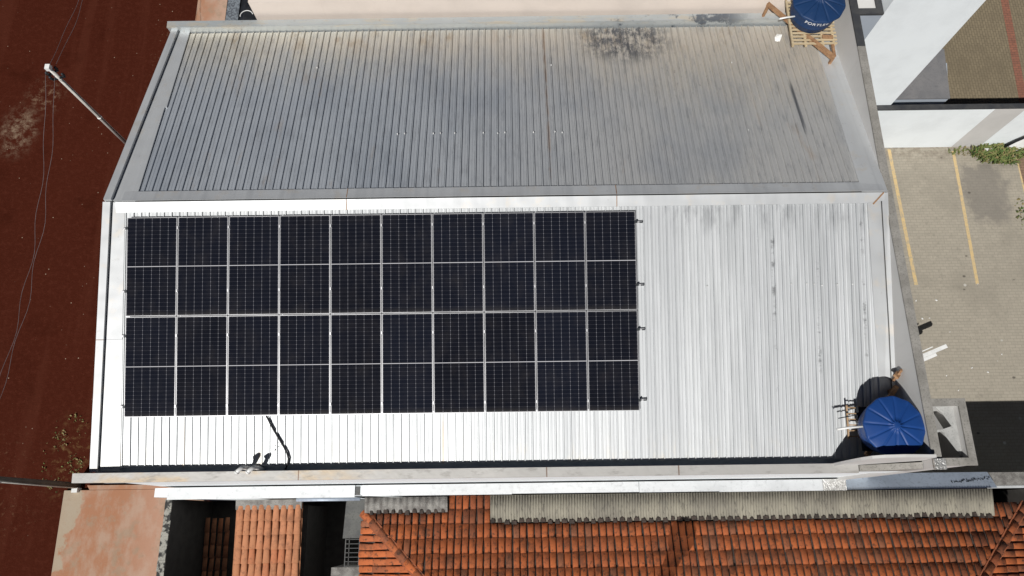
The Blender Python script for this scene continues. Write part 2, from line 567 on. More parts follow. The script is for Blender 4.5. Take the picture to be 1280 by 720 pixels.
M['ladder'] = simple('bare_timber', (.40, .27, .16), (.28, .19, .11), 6, .8)
M['tar'] = simple('black_layer_surface', (.012, .013, .016), (.02, .022, .026), 2, .45, fine=.05, bump=.6)
M['gravel'] = simple('blue_grey_gravel', (.20, .225, .25), (.09, .10, .115), 14, .95, lo=.45, hi=.55, fine=.4, bump=.8)
M['pole'] = simple('galvanised_pole', (.66, .64, .58), (.52, .50, .46), 3, .5, .2)
M['conc_pole'] = simple('concrete_pole', (.17, .155, .125), (.12, .11, .09), 3, .85)
M['wire'] = simple('aluminium_cable', (.17, .14, .14), rough=.6)
M['shiny'] = simple('crumpled_foil_flashing', (.78, .77, .74), (.5, .49, .46), 14, .35, .7, bump=1.0, bscale=22)
M['blue_flash'] = simple('blue_grey_sheet_flashing', (.50, .57, .66), (.42, .48, .56), 1.6, .5, .3, fine=.2)
M['white_flash'] = simple('bright_sheet_flashing', (.66, .675, .68), (.56, .575, .58), 1.0, .5, .3, fine=.12)
M['leaf'] = simple('green_leaf', (.055, .105, .022), (.10, .14, .04), 9, .7)
M['dry_leaf'] = simple('dry_grass', (.26, .20, .09), (.15, .14, .05), 6, .85)
M['grey_leaf'] = simple('grey_green_leaf', (.12, .16, .13), (.20, .24, .22), 9, .7)
M['letter'] = simple('white_lettering', (.82, .83, .84), rough=.5)


def tank_blue(name, c1, c2):
    t = NT(name, .5, 0, .3)
    c = t.mix(t.noise(3, 4, .6), c1, c2)
    c = t.mix(t.mul(t.ss(t.noise(9, 5, .7), .55, .75), .2), c, (.05, .08, .14))
    t.base(c)
    return t.mat


M['tank'] = tank_blue('blue_polyethylene', (.011, .054, .215), (.008, .043, .175))
M['tank2'] = tank_blue('navy_polyethylene', (.010, .038, .112), (.009, .031, .092))


def pv_glass():
    t = NT('solar_cell_glass', .08, 0, .35)
    X, Y, Z = t.xyz(False)
    oi = t.N('ShaderNodeObjectInfo').outputs['Random']
    n = t.m('ADD', t.m('MULTIPLY', t.noise(1.2, 3, .5), .6), t.m('MULTIPLY', oi, .5))
    c = t.mix(n, (.0042, .0045, .0070), (.0075, .0092, .0165))
    # cell gaps: six columns, twenty-four half cells, with a wide gap across the middle
    cw, ch = 1.094 / 6, 2.17 / 24
    fx = t.m('ABSOLUTE', t.m('SUBTRACT', t.m('FRACT', t.m('ADD', t.m('DIVIDE', X, cw), 100.0)), .0))
    fx = t.m('MINIMUM', fx, t.m('SUBTRACT', 1.0, fx))
    fy = t.m('FRACT', t.m('ADD', t.m('DIVIDE', Y, ch), 100.0))
    fy = t.m('MINIMUM', fy, t.m('SUBTRACT', 1.0, fy))
    lx = t.ss(fx, .024, .012)
    ly = t.ss(fy, .034, .016)
    c = t.mix(t.mul(lx, .42), c, (.25, .25, .28))
    c = t.mix(t.mul(ly, .18), c, (.22, .22, .25))
    dm = t.mul(t.ss(t.m('ADD', fx, t.m('MULTIPLY', fy, .5)), .075, .045), .38)
    c = t.mix(dm, c, (.36, .36, .38))
    # busbars, barely there
    bx = t.m('FRACT', t.m('ADD', t.m('DIVIDE', X, cw / 9), 100.5))
    bx = t.m('MINIMUM', bx, t.m('SUBTRACT', 1.0, bx))
    c = t.mix(t.mul(t.ss(bx, .05, .02), .10), c, (.2, .2, .22))
    mid = t.ss(t.m('ABSOLUTE', Y), .0085, .006)
    c = t.mix(mid, c, (.50, .50, .52))
    # dust film
    c = t.mix(t.mul(t.ss(t.noise(2.3, 5, .65, off=4), .4, .8), .025), c, (.35, .30, .25))
    c = t.mix(t.mul(t.ss(t.m('ADD', Y, t.mul(t.noise(5, 4, .6), .12)), -.90, -1.08), .05), c, (.40, .36, .30))
    t.base(c)
    t.rough(t.m('MULTIPLY_ADD', t.noise(2, 3, off=3), .04, .05))
    return t.mat


M['pv'] = pv_glass()

# ================================================================== SETTING: ground
def sheet(name, pts, z, mat, label=None):
    m = MB(); m.poly([(x, y, z) for x, y in pts])
    o = m.build(name, mat)
    o['kind'] = 'structure'
    if label: o['label'] = label
    return o


sheet('ground', [(-150, -150), (180, -150), (180, 150), (-150, 150)], G, M['earth'], 'dark red bare earth around the building')
m = MB(); m.box(17.6, 40, -5.95, 5.93, G - .1, G + .02)
tag(m.build('parking_pavement', M['lot']), 'grey block paved parking area right of the metal roofed building', kind='structure')
m = MB(); m.box(16, 40, 6.1, 40, G - .1, G + .02)
tag(m.build('yard_pavement', M['yard']), 'brown block paved yard behind the low white wall', kind='structure')
m = MB(); m.box(27.35, 40, -5.9, 5.85, G + .021, G + .026)
tag(m.build('driveway', M['brownpaver']), 'dusty red block driveway beyond the last yellow line', kind='structure')
m = MB()
m.hexa([(27.86, 6.2, G + .0215), (28.16, 6.2, G + .0215), (28.75, 16, G + .0215), (28.45, 16, G + .0215)],
       [(27.86, 6.2, G + .028), (28.16, 6.2, G + .028), (28.75, 16, G + .028), (28.45, 16, G + .028)])
tag(m.build('path_strip', M['redpaver']), 'narrow red brick strip set into the brown yard paving', kind='structure')
m = MB()
for (xa, ya, xb, yb, w) in ((22.64, 5.86, 22.70, .6, .12), (25.0, 5.75, 24.84, .6, .11), (27.3, 5.55, 27.26, .6, .11)):
    m.hexa([(xb, yb, G + .021), (xb + w, yb, G + .021), (xa + w, ya, G + .021), (xa, ya, G + .021)],
           [(xb, yb, G + .0255), (xb + w, yb, G + .0255), (xa + w, ya, G + .0255), (xa, ya, G + .0255)])
tag(m.build('painted_parking_lines', M['yellow']), 'worn yellow bay lines painted on the grey parking pavers', kind='structure')
m = MB()
m.prism([(-5.70, -5.95), (-5.60, -14), (-1.2, -14), (-1.2, -5.95)], G - .1, G + .12)
m.prism([(-5.0, -5.80), (-4.9, -5.94), (-1.2, -5.94), (-1.2, -5.80)], G - .1, G + .11)
tag(m.build('sidewalk', M['sidewalk']), 'red stained concrete sidewalk at lower left beside the earth', kind='structure')
m = MB(); m.box(-3.62, -2.45, 6.5, 30, G - .1, G + .12)
tag(m.build('sidewalk', M['sidewalk']), 'pinkish concrete sidewalk beyond the far left roof corner', kind='structure')
m = MB(); m.box(-2.44, -1.95, 6.5, 24, G - .1, G + .10)
tag(m.build('gravel_strip', M['gravel']), 'blue grey gravel edging right of the far sidewalk', kind='structure')

# ================================================================== MAIN BUILDING
B = empty('metal_roofed_building', (8.4, 0, G))
tag(B, 'long white building with a corrugated metal gable roof carrying solar panels', 'building')
YN, YS = 5.62, -5.80
XR0, XR1 = -0.10, 17.0

m = MB()
# body of the building, walls under the roof (pentagon section) with west end skewed
def sect(x_off, dz=-.06):
    pass
bw = [(xw(-6.05) + .09, -6.05), (17.44, -6.05), (17.44, 5.80), (xw(5.80) + .09, 5.80)]
m.hexa([(x, y, G) for x, y in bw], [(x, y, -1.62) for x, y in bw])
m.poly([(bw[0][0], -6.05, -1.62), (bw[3][0], 5.80, -1.62), (xw(0) + .09, 0, -.07)])
m.build('wall', M['white'], B)


def roof_slope(name, pf, y_e, x0, x1, pitch=.1735):
    """ribbed sheet: flat pans, narrow raised ribs with steep sides"""
    m = MB()
    prof = [(x0 - .45, -.004), (x0 - .02, -.004)]
    x = x0
    k = 0
    while x < x1 - .02:
        j = random.uniform(-.003, .003)
        hh = random.uniform(.029, .036)
        prof += [(x - .013 + j, 0), (x - .012 + j, -.016), (x - .002 + j, -.016), (x + j, 0), (x + .003 + j, hh), (x + .021 + j, hh), (x + .025 + j, 0), (x + .070, .0), (x + .078, .005), (x + .098, .005), (x + .106, 0)]
        x += pitch; k += 1
    prof += [(x1, 0), (17.275, -.004)]
    ys = [0.0, y_e * .25, y_e * .5, y_e * .75, y_e]
    ys[0] = .14 if y_e > 0 else -.14
    n0 = 0
    W = len(prof)
    for y in ys:
        for (px, h) in prof:
            m.v.append(pf(px, y, h))
    for i in range(len(ys) - 1):
        for j in range(W - 1):
            m.f.append((i * W + j, i * W + j + 1, (i + 1) * W + j + 1, (i + 1) * W + j)); m.m.append(0); m.smooth.append(False)
    # screw caps on the rib crests
    for j in range(4, int((x1 - x0) / pitch)):
        for yy in ((1.92, 4.2) if y_e > 0 else (-2.02, -4.0)):
            xx = x0 + j * pitch
            if (yy == 1.92 and 6.5 < xx < 10.2 and random.random() < .45) or (yy == -2.02 and xx > 14.8 and random.random() < .6) or random.random() < .02:
                xx = x0 + j * pitch + .016
                c = pf(xx, yy + random.uniform(-.02, .02), .035)
                m.box(c.x - .013, c.x + .013, c.y - .013, c.y + .013, c.z - .01, c.z + .018, 1)
    return m.build(name, [M['roof'], M['screw']], B)


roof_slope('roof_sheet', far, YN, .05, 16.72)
roof_slope('roof_sheet', near, YS, XR0, 16.86)
# under-sheet closing the slopes at the edges
# ridge cap
def strip(m, pf, pts, h0=.0, th=.02, mi=0):
    """thin folded sheet over a slope; pts = plan outline of a quad, h = height above the pans"""
    hs = h0 if isinstance(h0, (tuple, list)) else (h0,) * 4
    m.hexa([pf(p[0], p[1], h - th) for p, h in zip(pts, hs)], [pf(p[0], p[1], h) for p, h in zip(pts, hs)], mi)


def segs(a, b, n):
    return [(a + (b - a) * i / n, a + (b - a) * (i + 1) / n) for i in range(n)]


m = MB()
joints = [-.30, 4.95, 11.1, 17.2]
for i in range(3):
    a, b = joints[i], joints[i + 1] - .004
    dh = .006 if i == 1 else 0.0
    strip(m, near, [(a, -.235), (b, -.235), (b, -.002), (a, -.002)], (.046 + dh, .046 + dh, .075 + dh, .075 + dh), .02)
    strip(m, far, [(a + (.12 if i == 0 else 0), .002), (b, .002), (b, .275), (a + (.12 if i == 0 else 0), .275)], (.075 + dh, .075 + dh, .046 + dh, .046 + dh), .02)
    for c in (0, 1):
        pass
m.build('ridge_cap', M['flash'], B)
m = MB()
for xj in (4.95, 11.1):
    m = MB()
    strip(m, near, [(xj - .008, -.236), (xj + .008, -.236), (xj + .008, -.004), (xj - .008, -.004)], (.055, .055, .084, .084), .02)
    strip(m, far, [(xj - .008, .004), (xj + .008, .004), (xj + .008, .276), (xj - .008, .276)], (.084, .084, .055, .055), .02)
    m.build('ridge_joint', M['rust'], B)
m = MB()
p0, p1 = near(17.17, -.01, .08), near(16.93, -.26, .06)
m.beam(p0, p1, .03, .02)
m.build('corner_joint', M['rust'], B)

# west rake: raised outer cap and inner flashing, on both slopes
m = MB(); m2 = MB()
for pf, ya, yb, inn in ((near, -5.86, 0, -.13), (far, 0, 5.66, .06)):
    cuts = [ya, -3.02, yb] if pf is near else [ya, 2.9, yb]
    for a, b in zip(cuts[:-1], cuts[1:]):
        a2 = a + .004
        q = [(xw(a2) + .065, a2), (xw(a2) + .235, a2), (xw(b) + .235, b), (xw(b) + .065, b)]
        strip(m, pf, q, .125, .30)
        q = [(xw(a2) + .247, a2), (inn + (.02 if pf is near else .07), a2), (inn + (.03 if pf is near else .02), b), (xw(b) + .247, b)]
        strip(m2, pf, q, (.05, .04, .04, .05), .03)
m.build('rake_cap', M['flash'], B)
m2.build('rake_flashing', M['flash'], B)
m = MB()
strip(m, near, [(xw(-3.02) + .06, -3.03), (xw(-3.02) + .236, -3.03), (xw(-3.02) + .236, -3.02), (xw(-3.02) + .06, -3.02)], .128, .03)

m.build('flashing_joint', M['rust'], B)

# east flashing against the parapet
m = MB()
strip(m, near, [(16.96, -5.82), (17.278, -5.82), (17.278, -.004), (16.80, -.004)], (.02, .055, .055, .05), .03)
strip(m, far, [(16.70, .004), (17.278, .004), (17.278, 5.62), (16.86, 5.62)], (.05, .055, .055, .02), .03)
m.build('wall_flashing', M['flash'], B)
m = MB()
for yy in segs(-5.6, -.3, 16):
    pass
m.tube([near(17.18, -5.7, .062), near(17.17, -3, .062), near(17.12, -.2, .062)], .012, 5)
m.build('sealant_line', M['dark_grey'], B)

# east parapet: level top, tall towards both eaves, almost nothing at the ridge
m = MB()
m.box(17.28, 17.455, -6.12, 5.80, G, -.12)
m.build('parapet', M['parapet'], B)
m = MB()
m.box(17.27, 17.465, -6.13, 3.98, -.118, -.08, 0)
m.box(17.27, 17.465, 3.984, 5.86, -.118, -.078, 1)
m.build('parapet_coping', [M['coping'], M['dark_coping']], B)

# south parapet and its metal coping
m = MB()
m.box(xw(-6) + .03, 17.279, -6.09, -5.955, -2.2, -1.31)
m.build('parapet', M['white'], B)
m = MB()
cs = [xw(-6) - .20, 3.95, 9.4, 12.3, 16.25]
for a, b in zip(cs[:-1], cs[1:]):
    d = random.uniform(-.006, .006)
    m.hexa([(a, -6.13, -1.31), (b - .004, -6.13, -1.31), (b - .004, -5.925, -1.31), (a, -5.925, -1.31)],
           [(a, -6.13, -1.235 + d), (b - .004, -6.13, -1.235 - d), (b - .004, -5.925, -1.212 - d), (a, -5.925, -1.212 + d)])
m.build('parapet_coping', M['south_coping'], B)
m = MB()
m.hexa([(16.27, -6.10, -1.31), (17.26, -6.10, -1.31), (17.26, -5.97, -1.31), (16.27, -5.97, -1.31)],
       [(16.27, -6.10, -1.24), (17.26, -6.10, -.50), (17.26, -5.97, -.46), (16.27, -5.97, -1.21)])
m.build('coping_ramp', M['coping'], B)
# gutter trough behind it
m = MB()
m.box(xw(-5.8) + .1, 17.27, -5.953, -5.76, -1.70, -1.66)
m.build('gutter', M['flash'], B)
# raised corner wall round the water tank, swept down in a curve at its west end
m = MB()
pts = [(15.70, -1.25), (15.74, -.90), (15.80, -.55), (15.88, -.25), (16.0, .0), (16.2, .13), (16.6, .17), (17.268, .08)]
n0 = len(m.v)
for (x, z) in pts:
    for (yy, zz) in ((-5.985, -1.9), (-5.985 + .07 * (z + 1.26) / 1.4, z), (-5.925 + .07 * (z + 1.26) / 1.4, z), (-5.90, -1.9)):
        m.v.append(Vector((x, yy, zz)))
for i in range(len(pts) - 1):
    for j in range(4):
        q = (j + 1) % 4
        m.f.append((n0 + i * 4 + j, n0 + i * 4 + q, n0 + i * 4 + 4 + q, n0 + i * 4 + 4 + j)); m.m.append(0); m.smooth.append(False)
m.f.append((n0, n0 + 1, n0 + 2, n0 + 3)); m.m.append(0); m.smooth.append(False)
e = n0 + (len(pts) - 1) * 4
m.f.append((e, e + 1, e + 2, e + 3)); m.m.append(0); m.smooth.append(False)
m.build('raised_corner', M['parapet'], B)
m = MB()
m.box(17.262, 17.50, -6.15, -5.93, -.077, -.03)
o = m.build('corner_patch', M['shiny'], B)
o['label'] = 'crumpled shiny metal patch over the parapet corner'
# north gutter and parapet
m = MB()
a, b = xw(5.7) + .01, 17.268
m.hexa([(a, 5.63, -1.75), (b, 5.66, -1.75), (b, 5.70, -1.75), (a, 5.67, -1.75)],
       [(a - .02, 5.66, -1.255), (b, 5.70, -1.255), (b, 5.72, -1.255), (a, 5.69, -1.255)])
m.hexa([(a - .03, 5.66, -1.252), (b, 5.69, -1.252), (b, 5.87, -1.252), (a - .03, 5.85, -1.252)],
       [(a - .03, 5.66, -1.225), (b, 5.69, -1.225), (b, 5.87, -1.212), (a - .03, 5.85, -1.212)])
m.build('parapet_gutter', M['gutter'], B)

# ================================================================== SOLAR ARRAY
PW, PL, GAPX, GAPY, S0 = 1.134, 2.230, .020, .020, .3703
PT = .035


def slope_pt(x, s, h):
    return Vector((x, -s * CA - h * SA, -s * SA + h * CA))


def panel_proto():
    root = empty('solar_panel', (0, 0, 0))
    m = MB()
    w, l = PW / 2, PL / 2
    lip = .0105
    for (x0, x1, y0, y1) in ((-w, w, -l, -l + lip), (-w, w, l - lip, l), (-w, -w + lip, -l + lip, l - lip), (w - lip, w, -l + lip, l - lip)):
        m.box(x0, x1, y0, y1, -PT, 0)
    m.build('frame', M['alu'], root)
    m = MB()
    m.box(-w + lip + .0005, w - lip - .0005, -l + lip + .0005, l - lip - .0005, -.012, -.003)
    m.build('cell_glass', M['pv'], root)
    return root


ORD = ['leftmost', 'second', 'third', 'fourth', 'fifth', 'sixth', 'seventh', 'eighth', 'ninth', 'rightmost']
proto = panel_proto()
HP = .125                                  # top of the panels above the pans
first = True
for row in range(2):
    for c in range(10):
        o = proto if first else copy_tree(proto)
        first = False
        x = PW / 2 + c * (PW + GAPX) * .9985
        s = S0 + PL / 2 + row * (PL + GAPY)
        o.location = slope_pt(x, s, HP + random.uniform(-.003, .003))
        o.rotation_euler = (A + R(random.uniform(-.12, .12)), R(random.uniform(-.12, .12)), R(random.uniform(-.03, .03)))
        rn = 'upper row, against the roof ridge' if row == 0 else 'lower row, nearer the gutter'
        wh = ORD[c] if c in (0, 9) else ORD[c] + ' from the left'
        tag(o, f'dark solar panel, {wh} in the {rn}', 'solar panel', 'solar panels on the bright metal roof')

RS = [.61, 2.04, 3.045, 4.62]
RL = ['uppermost aluminium rail under the upper row of solar panels',
      'second aluminium rail down, under the lower half of the upper panel row',
      'third aluminium rail down, under the upper half of the lower panel row',
      'lowest aluminium rail, near the gutter side edge of the solar panels']
for s, lb in zip(RS, RL):
    root = empty('mounting_rail', slope_pt(5.75, s, .04))
    tag(root, lb, 'mounting rail', 'rails carrying the solar panels')
    m = MB()
    a, b = slope_pt(-.13, s, .062), slope_pt(11.66, s, .062)
    m.beam(a, b, .040, .045, up=(0, -SA, CA))
    m.build('rail', M['alu'], root)
    for c in range(11):
        m = MB()
        xx = -.010 + c * (PW + GAPX) * .9985
        if c == 0: xx = -.006
        if c == 10: xx = c * (PW + GAPX) * .9985 - .012
        p = slope_pt(xx, s, HP + .0035)
        wd = .017 if 0 < c < 10 else .03
        m.beam(slope_pt(xx - wd, s, HP + .005), slope_pt(xx + wd, s, HP + .005), .06, .006, up=(0, -SA, CA))
        m.tube([slope_pt(xx, s, .08), slope_pt(xx, s, HP + .014)], .007, 6)
        m.build('clamp', M['alu'] if 0 < c < 10 else M['dark_steel'], root)
    m = MB()
    m.beam(slope_pt(11.60, s + .005, .066), slope_pt(11.675, s + .005, .066), .03, .04, up=(0, -SA, CA))
    m.build('end_cap', M['dark_steel'], root)

# conduit from the array to the gutter
m = MB()
pts = [near(x, y, h) for x, y, h in ((3.12, -4.60, .09), (3.17, -4.74, .06), (3.26, -4.92, .05), (3.36, -5.09, .05), (3.46, -5.25, .05), (3.555, -5.40, .05), (3.62, -5.52, .055), (3.655, -5.64, .06), (3.64, -5.74, .06), (3.60, -5.84, .07))] + [Vector((3.58, -5.90, -1.45)), Vector((3.58, -5.91, -1.7))]
sm = []
for i in range(len(pts) - 1):
    for k in range(4):
        sm.append(pts[i].lerp(pts[i + 1], k / 4))
sm.append(pts[-1])
n0 = len(m.v)
m.tube(sm, .021, 8)
o = m.build('cable_conduit', M['black'])
tag(o, 'black flexible conduit snaking from the solar panels down to the gutter', 'cable conduit')

# two vent elbows on the south coping
for i, (x, lb) in enumerate(((2.80, 'left of the two white pipe elbows on the coping below the solar panels'),
                             (3.04, 'right of the two white pipe elbows, the one nearer the black conduit'))):
    root = empty('vent_pipe', (x, -5.86, -1.6))
    tag(root, lb, 'vent pipe', 'white pipe elbows behind the coping')
    m = MB()
    x2 = x
    arc = [Vector((x2, -5.86, -1.66)), Vector((x2, -5.86, -1.10)), Vector((x2, -5.862, -1.02)), Vector((x2 - .015, -5.875, -.96)), Vector((x2 - .045, -5.905, -.93)), Vector((x2 - .08, -5.935, -.925)), Vector((x2 - .115, -5.965, -.95))]
    m.tube(arc, .045, 10, caps=False)
    m.build('elbow', M['pvc'], root)
    m = MB()
    m.tube([arc[-2].lerp(arc[-1], .4), arc[-1] + (arc[-1] - arc[-2]) * .15], .055, 10)
    m.build('collar', M['pvc'], root)

# faint pen-like marks scratched on the roof sheet near the conduit: screw heads and filings
m = MB()
for (x, y) in ((3.37, -5.33), (3.33, -5.38), (3.40, -5.40), (3.36, -5.46), (3.39, -5.50), (3.32, -5.47)):
    a = random.uniform(0, 3.1)
    m.beam(near(x, y, .012), near(x + .045 * math.cos(a), y + .045 * math.sin(a), .012), .012, .008)
tag(m.build('metal_filings', M['dark_grey']), 'grey metal scraps lying on the sheet left of the black conduit', 'scraps', kind='stuff')

# ================================================================== WATER TANKS
def tank(name, c, r, h, lab, rot=0.0, letters=False, mat=None):
    """c = centre of the lid rim"""
    root = empty(name, (c[0], c[1], c[2] - h))
    tag(root, lab, 'water tank')
    m = MB()
    c0 = Vector((c[0], c[1], c[2] - h))
    rb, rt = r * .80, r * .955
    m.lathe(c0, [(.001, 0), (rb * .97, 0), (rb, .03), (rb + (rt - rb) * .33, h * .3), (rb + (rt - rb) * .36 + .008, h * .33), (rb + (rt - rb) * .40, h * .36),
                 (rb + (rt - rb) * .7, h * .68), (rt, h - .03), (rt, h - .005)], 56)
    body = m.build('body', M[mat or 'tank'], root)
    m = MB()
    NS = 12

    def mod(rr, z, t):
        u = ((t + rot) / (2 * math.pi) * NS) % 1.0
        d = min(u, 1 - u) / NS * 2 * math.pi * max(rr, .05)
        g = 1.0 if (.15 * r < rr < .97 * r) else 0.0
        zz = z - g * .022 * max(0, 1 - d / .022)
        if rr > .98 * r:
            rr = rr * (1 + .012 * math.cos(NS * (t + rot)))
        return rr, zz
    lid = [(r, -.045), (r * 1.0, .0), (r * .985, .012), (r * .95, .02), (r * .75, .052), (r * .5, .078), (r * .3, .092), (r * .17, .10), (r * .155, .118), (r * .08, .122), (.002, .123)]
    m.lathe(c, lid, 192, mod=mod)
    m.build('lid', M[mat or 'tank'], root)
    if letters:
        cu = bpy.data.curves.new('lettering', 'FONT')
        cu.body = 'FORTLEV'
        cu.size = .145; cu.offset = .001; cu.extrude = .003; cu.space_character = 1.05; cu.align_x = 'CENTER'
        tmp = bpy.data.objects.new('lettering_tmp', cu)
        COL.objects.link(tmp)
        bpy.context.view_layer.update()
        me = bpy.data.meshes.new_from_object(tmp.evaluated_get(bpy.context.evaluated_depsgraph_get()))
        bpy.data.objects.remove(tmp)
        bpy.data.curves.remove(cu)
        a0 = R(-97)
        for v in me.vertices:
            z = h * .66 + v.co.y
            rr = rb + (rt - rb) * z / h + .004 + v.co.z
            a = a0 + v.co.x / rr
            v.co = Vector((rr * math.cos(a), rr * math.sin(a), z))
        me.materials.append(M['letter'])
        o = bpy.data.objects.new('lettering', me)
        COL.objects.link(o); o.parent = body
        ORG[o.name] = ORG[root.name]
    return root, body


t1, b1 = tank('water_tank', (16.66, -5.25, -.20), .635, .62, 'round blue water tank in the lower right roof corner with a sunlit ribbed lid', .12)
m = MB()
m.tube([(16.12, -5.22, -.36), (15.75, -5.25, -.36), (15.52, -5.28, -.36)], .026, 8)
o = m.build('overflow_pipe', M['pvc'], t1)
t2, b2 = tank('water_tank', (16.47, 5.27, .0), .655, .62, 'blue water tank with white lettering standing on a slatted platform at the top right', .3, True, 'tank2')
m = MB()
m.tube([(15.98, 5.05, -.30), (15.72, 5.02, -.31), (15.55, 4.99, -.32)], .022, 8)
m.build('overflow_pipe', M['pvc'], t2)

# stand of tank one: two rusted channels and short legs on the roof
root = empty('tank_stand', (16.6, -5.15, -1.3))
tag(root, 'rusted steel beams under the blue tank in the lower right roof corner', 'tank stand')
for (a, b) in (((16.42, -5.30, -.88), (17.20, -4.30, -.88)), ((16.30, -5.78, -.885), (17.26, -4.72, -.885))):
    m = MB(); m.beam(a, b, .09, .10); m.build('beam', M['rust'], root)
for (x, y) in ((16.55, -5.13), (17.13, -4.38)):
    m = MB(); m.beam((x, y, -.93), (x, y, y * TA + .0), .08, .08, up=(0, 1, 0)); m.build('leg', M['rust'], root)
m = MB(); m.box(16.2, 17.2, -5.7, -4.75, -.828, -.822); m.build('platform', M['dark_steel'], root)
m = MB(); m.beam((17.13, -4.12, -.70), (17.25, -4.02, -.80), .12, .05); m.beam((17.24, -3.98, -.62), (17.18, -4.16, -.95), .05, .05)
m.build('bracket', M['rust'], root)

# stand of tank two: slatted pallet on rusted beams
root = empty('tank_stand', (16.5, 5.1, -1.3))
tag(root, 'pale slatted platform on rusted beams under the top right blue tank', 'tank stand')
zt = -.66
for k in range(13):
    y = 4.50 + k * .105
    m = MB()
    jit = random.uniform(-.012, .012)
    m.box(15.98 + jit, 17.10 + jit, y - .026, y + .026, zt - .025, zt)
    m.build('slat', M['wood'], root)
for x in (15.965, 16.30, 16.74, 17.02):
    m = MB(); m.box(x - .025, x + .025, 4.44, 5.82, zt - .075, zt - .027); m.build('bearer', M['wood'], root)
m = MB(); m.box(15.92, 15.965, 4.44, 5.84, zt - .02, zt + .03); m.build('side_rail', M['wood'], root)
m = MB(); m.beam((15.50, 5.82, zt - .12), (16.98, 4.12, zt - .12), .085, .09); m.build('beam', M['rust'], root)
m = MB(); m.beam((16.34, 4.72, zt + .03), (17.0, 4.11, zt - .05), .07, .05); m.build('brace', M['rust'], root)
m = MB(); m.beam((16.72, 4.68, zt + .02), (16.99, 4.66, zt + .02), .10, .03); m.build('bracket', M['rust'], root)
m = MB(); m.beam((16.98, 4.50, zt - .04), (17.0, 4.14, zt - .08), .06, .06); m.build('brace', M['rust'], root)
for (x, y) in ((15.52, 5.78), (16.98, 4.14)):
    m = MB(); m.beam((x, y, zt - .1), (x, y, -abs(y) * TA), .06, .06, up=(0, 1, 0)); m.build('leg', M['rust'], root)

# white plastic scrap by the platform
m = MB()
c = far(15.85, 5.10, .05)
m.hexa([c + Vector(v) for v in ((-.09, -.10, 0), (.02, -.13, 0), (.07, -.02, 0), (-.05, .03, 0))],
       [c + Vector(v) for v in ((-.11, -.02, .06), (.05, -.08, .03), (.10, .05, .07), (-.03, .09, .04))])
tag(m.build('plastic_scrap', M['pvc']), 'white plastic scrap lying on the roof left of the slatted platform', 'scrap')

# ladder beside the lower tank
L = empty('ladder', near(16.2, -4.85, .05))
tag(L, 'small timber ladder lying on the roof left of the lower blue tank', 'ladder')
lb0, lb1 = near(16.15, -5.36, .10), near(16.38, -5.35, .10)
lt0, lt1 = near(16.02, -4.62, .34), near(16.29, -4.64, .34)
for p, q in ((lb0, lt0), (lb1, lt1)):
    m = MB(); m.beam(p, q, .028, .03); m.build('side_rail', M['ladder'], L)
for k in range(6):
    t = .06 + k * .175
    m = MB(); m.beam(lb0.lerp(lt0, t), lb1.lerp(lt1, t), .022, .022); m.build('rung', M['ladder'], L)
m = MB(); m.beam(near(15.85, -4.90, .3), near(16.32, -4.82, .3), .02, .02); m.build('crossbar', M['dark_steel'], L)

# ================================================================== STAIR TOWER AT THE SOUTH-EAST CORNER
T = empty('stair_shaft', (17.85, -5.4, G))
tag(T, 'small open topped grey shaft attached to the lower right corner of the building', 'shaft')
zt = -.35
x0, x1, y0, y1, w = 17.47, 18.32, -6.04, -4.68, .13
m = MB()
m.box(x0, x1, y0, y0 + w, G, zt - .04); m.box(x0, x1, y1 - w, y1, G, zt - .04)
m.box(x1 - w, x1, y0 + w, y1 - w, G, zt - .04); m.box(x0, x0 + .03, y0 + w, y1 - w, G, zt - .04)
m.build('wall', M['parapet'], T)
m = MB()
m.box(x0, x1 + .02, y0 - .02, y0 + w + .01, zt - .038, zt); m.box(x0, x1 + .02, y1 - w - .01, y1 + .02, zt - .038, zt)
m.box(x1 - w - .01, x1 + .02, y0 + w + .01, y1 - w - .01, zt - .038, zt)
m.build('coping', M['coping'], T)
m = MB()
zi = zt - .22
m.prism([(x0 + .031, -5.40), (17.85, -5.33), (x1 - w - .002, y0 + w + .012), (x1 - w - .002, y1 - w - .002), (17.80, y1 - w - .002), (17.93, -4.95), (18.08, -5.22), (17.85, -5.29), (x0 + .031, -5.31)], zi - .02, zi)
m.build('cover_sheet', simple('dull_metal_cover', (.40, .40, .385), (.31, .31, .30), 3, .7, fine=.25), T)
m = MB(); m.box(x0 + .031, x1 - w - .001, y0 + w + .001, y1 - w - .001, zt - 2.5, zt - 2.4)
m.build('shaft_floor', M['shade_dark'], T)

# ================================================================== BOUNDARY WALL WITH SHEET FLASHING (SOUTH)
BW = empty('boundary_wall', (10, -6.25, G))
tag(BW, 'long boundary wall capped with bright sheet metal between the white building and the tiled house', 'wall')
m = MB()
m.box(-.86, 17.47, -6.33, -6.10, G, -4.80)
m.box(17.474, 30, -6.30, -5.97, G, -5.6)
m.build('wall', M['white'], BW)
ZF = -4.75
def flash(a, b, ya, yb, mat, dz=0.0, lab=None, lift=-.02):
    m = MB()
    n = max(1, int((b - a) / .8))
    for (p, q) in segs(a, b, n):
        j = random.uniform(-.008, .008)
        m.hexa([(p, ya, ZF - .03 + lift + dz), (q, ya, ZF - .03 + lift + dz), (q, yb, ZF - .03 + dz), (p, yb, ZF - .03 + dz)],
               [(p, ya, ZF + lift + dz), (q, ya, ZF + lift + dz), (q, yb, ZF + dz), (p, yb, ZF + dz)])
    o = m.build('flashing', mat, BW)
    if lab: o['label'] = lab
    return o
flash(-.50, 4.46, -6.40, -6.094, M['white_flash'], .0)
flash(4.66, 8.62, -6.375, -6.094, M['white_flash'], .01)
flash(8.625, 11.98, -6.36, -6.094, M['white_flash'], .0)
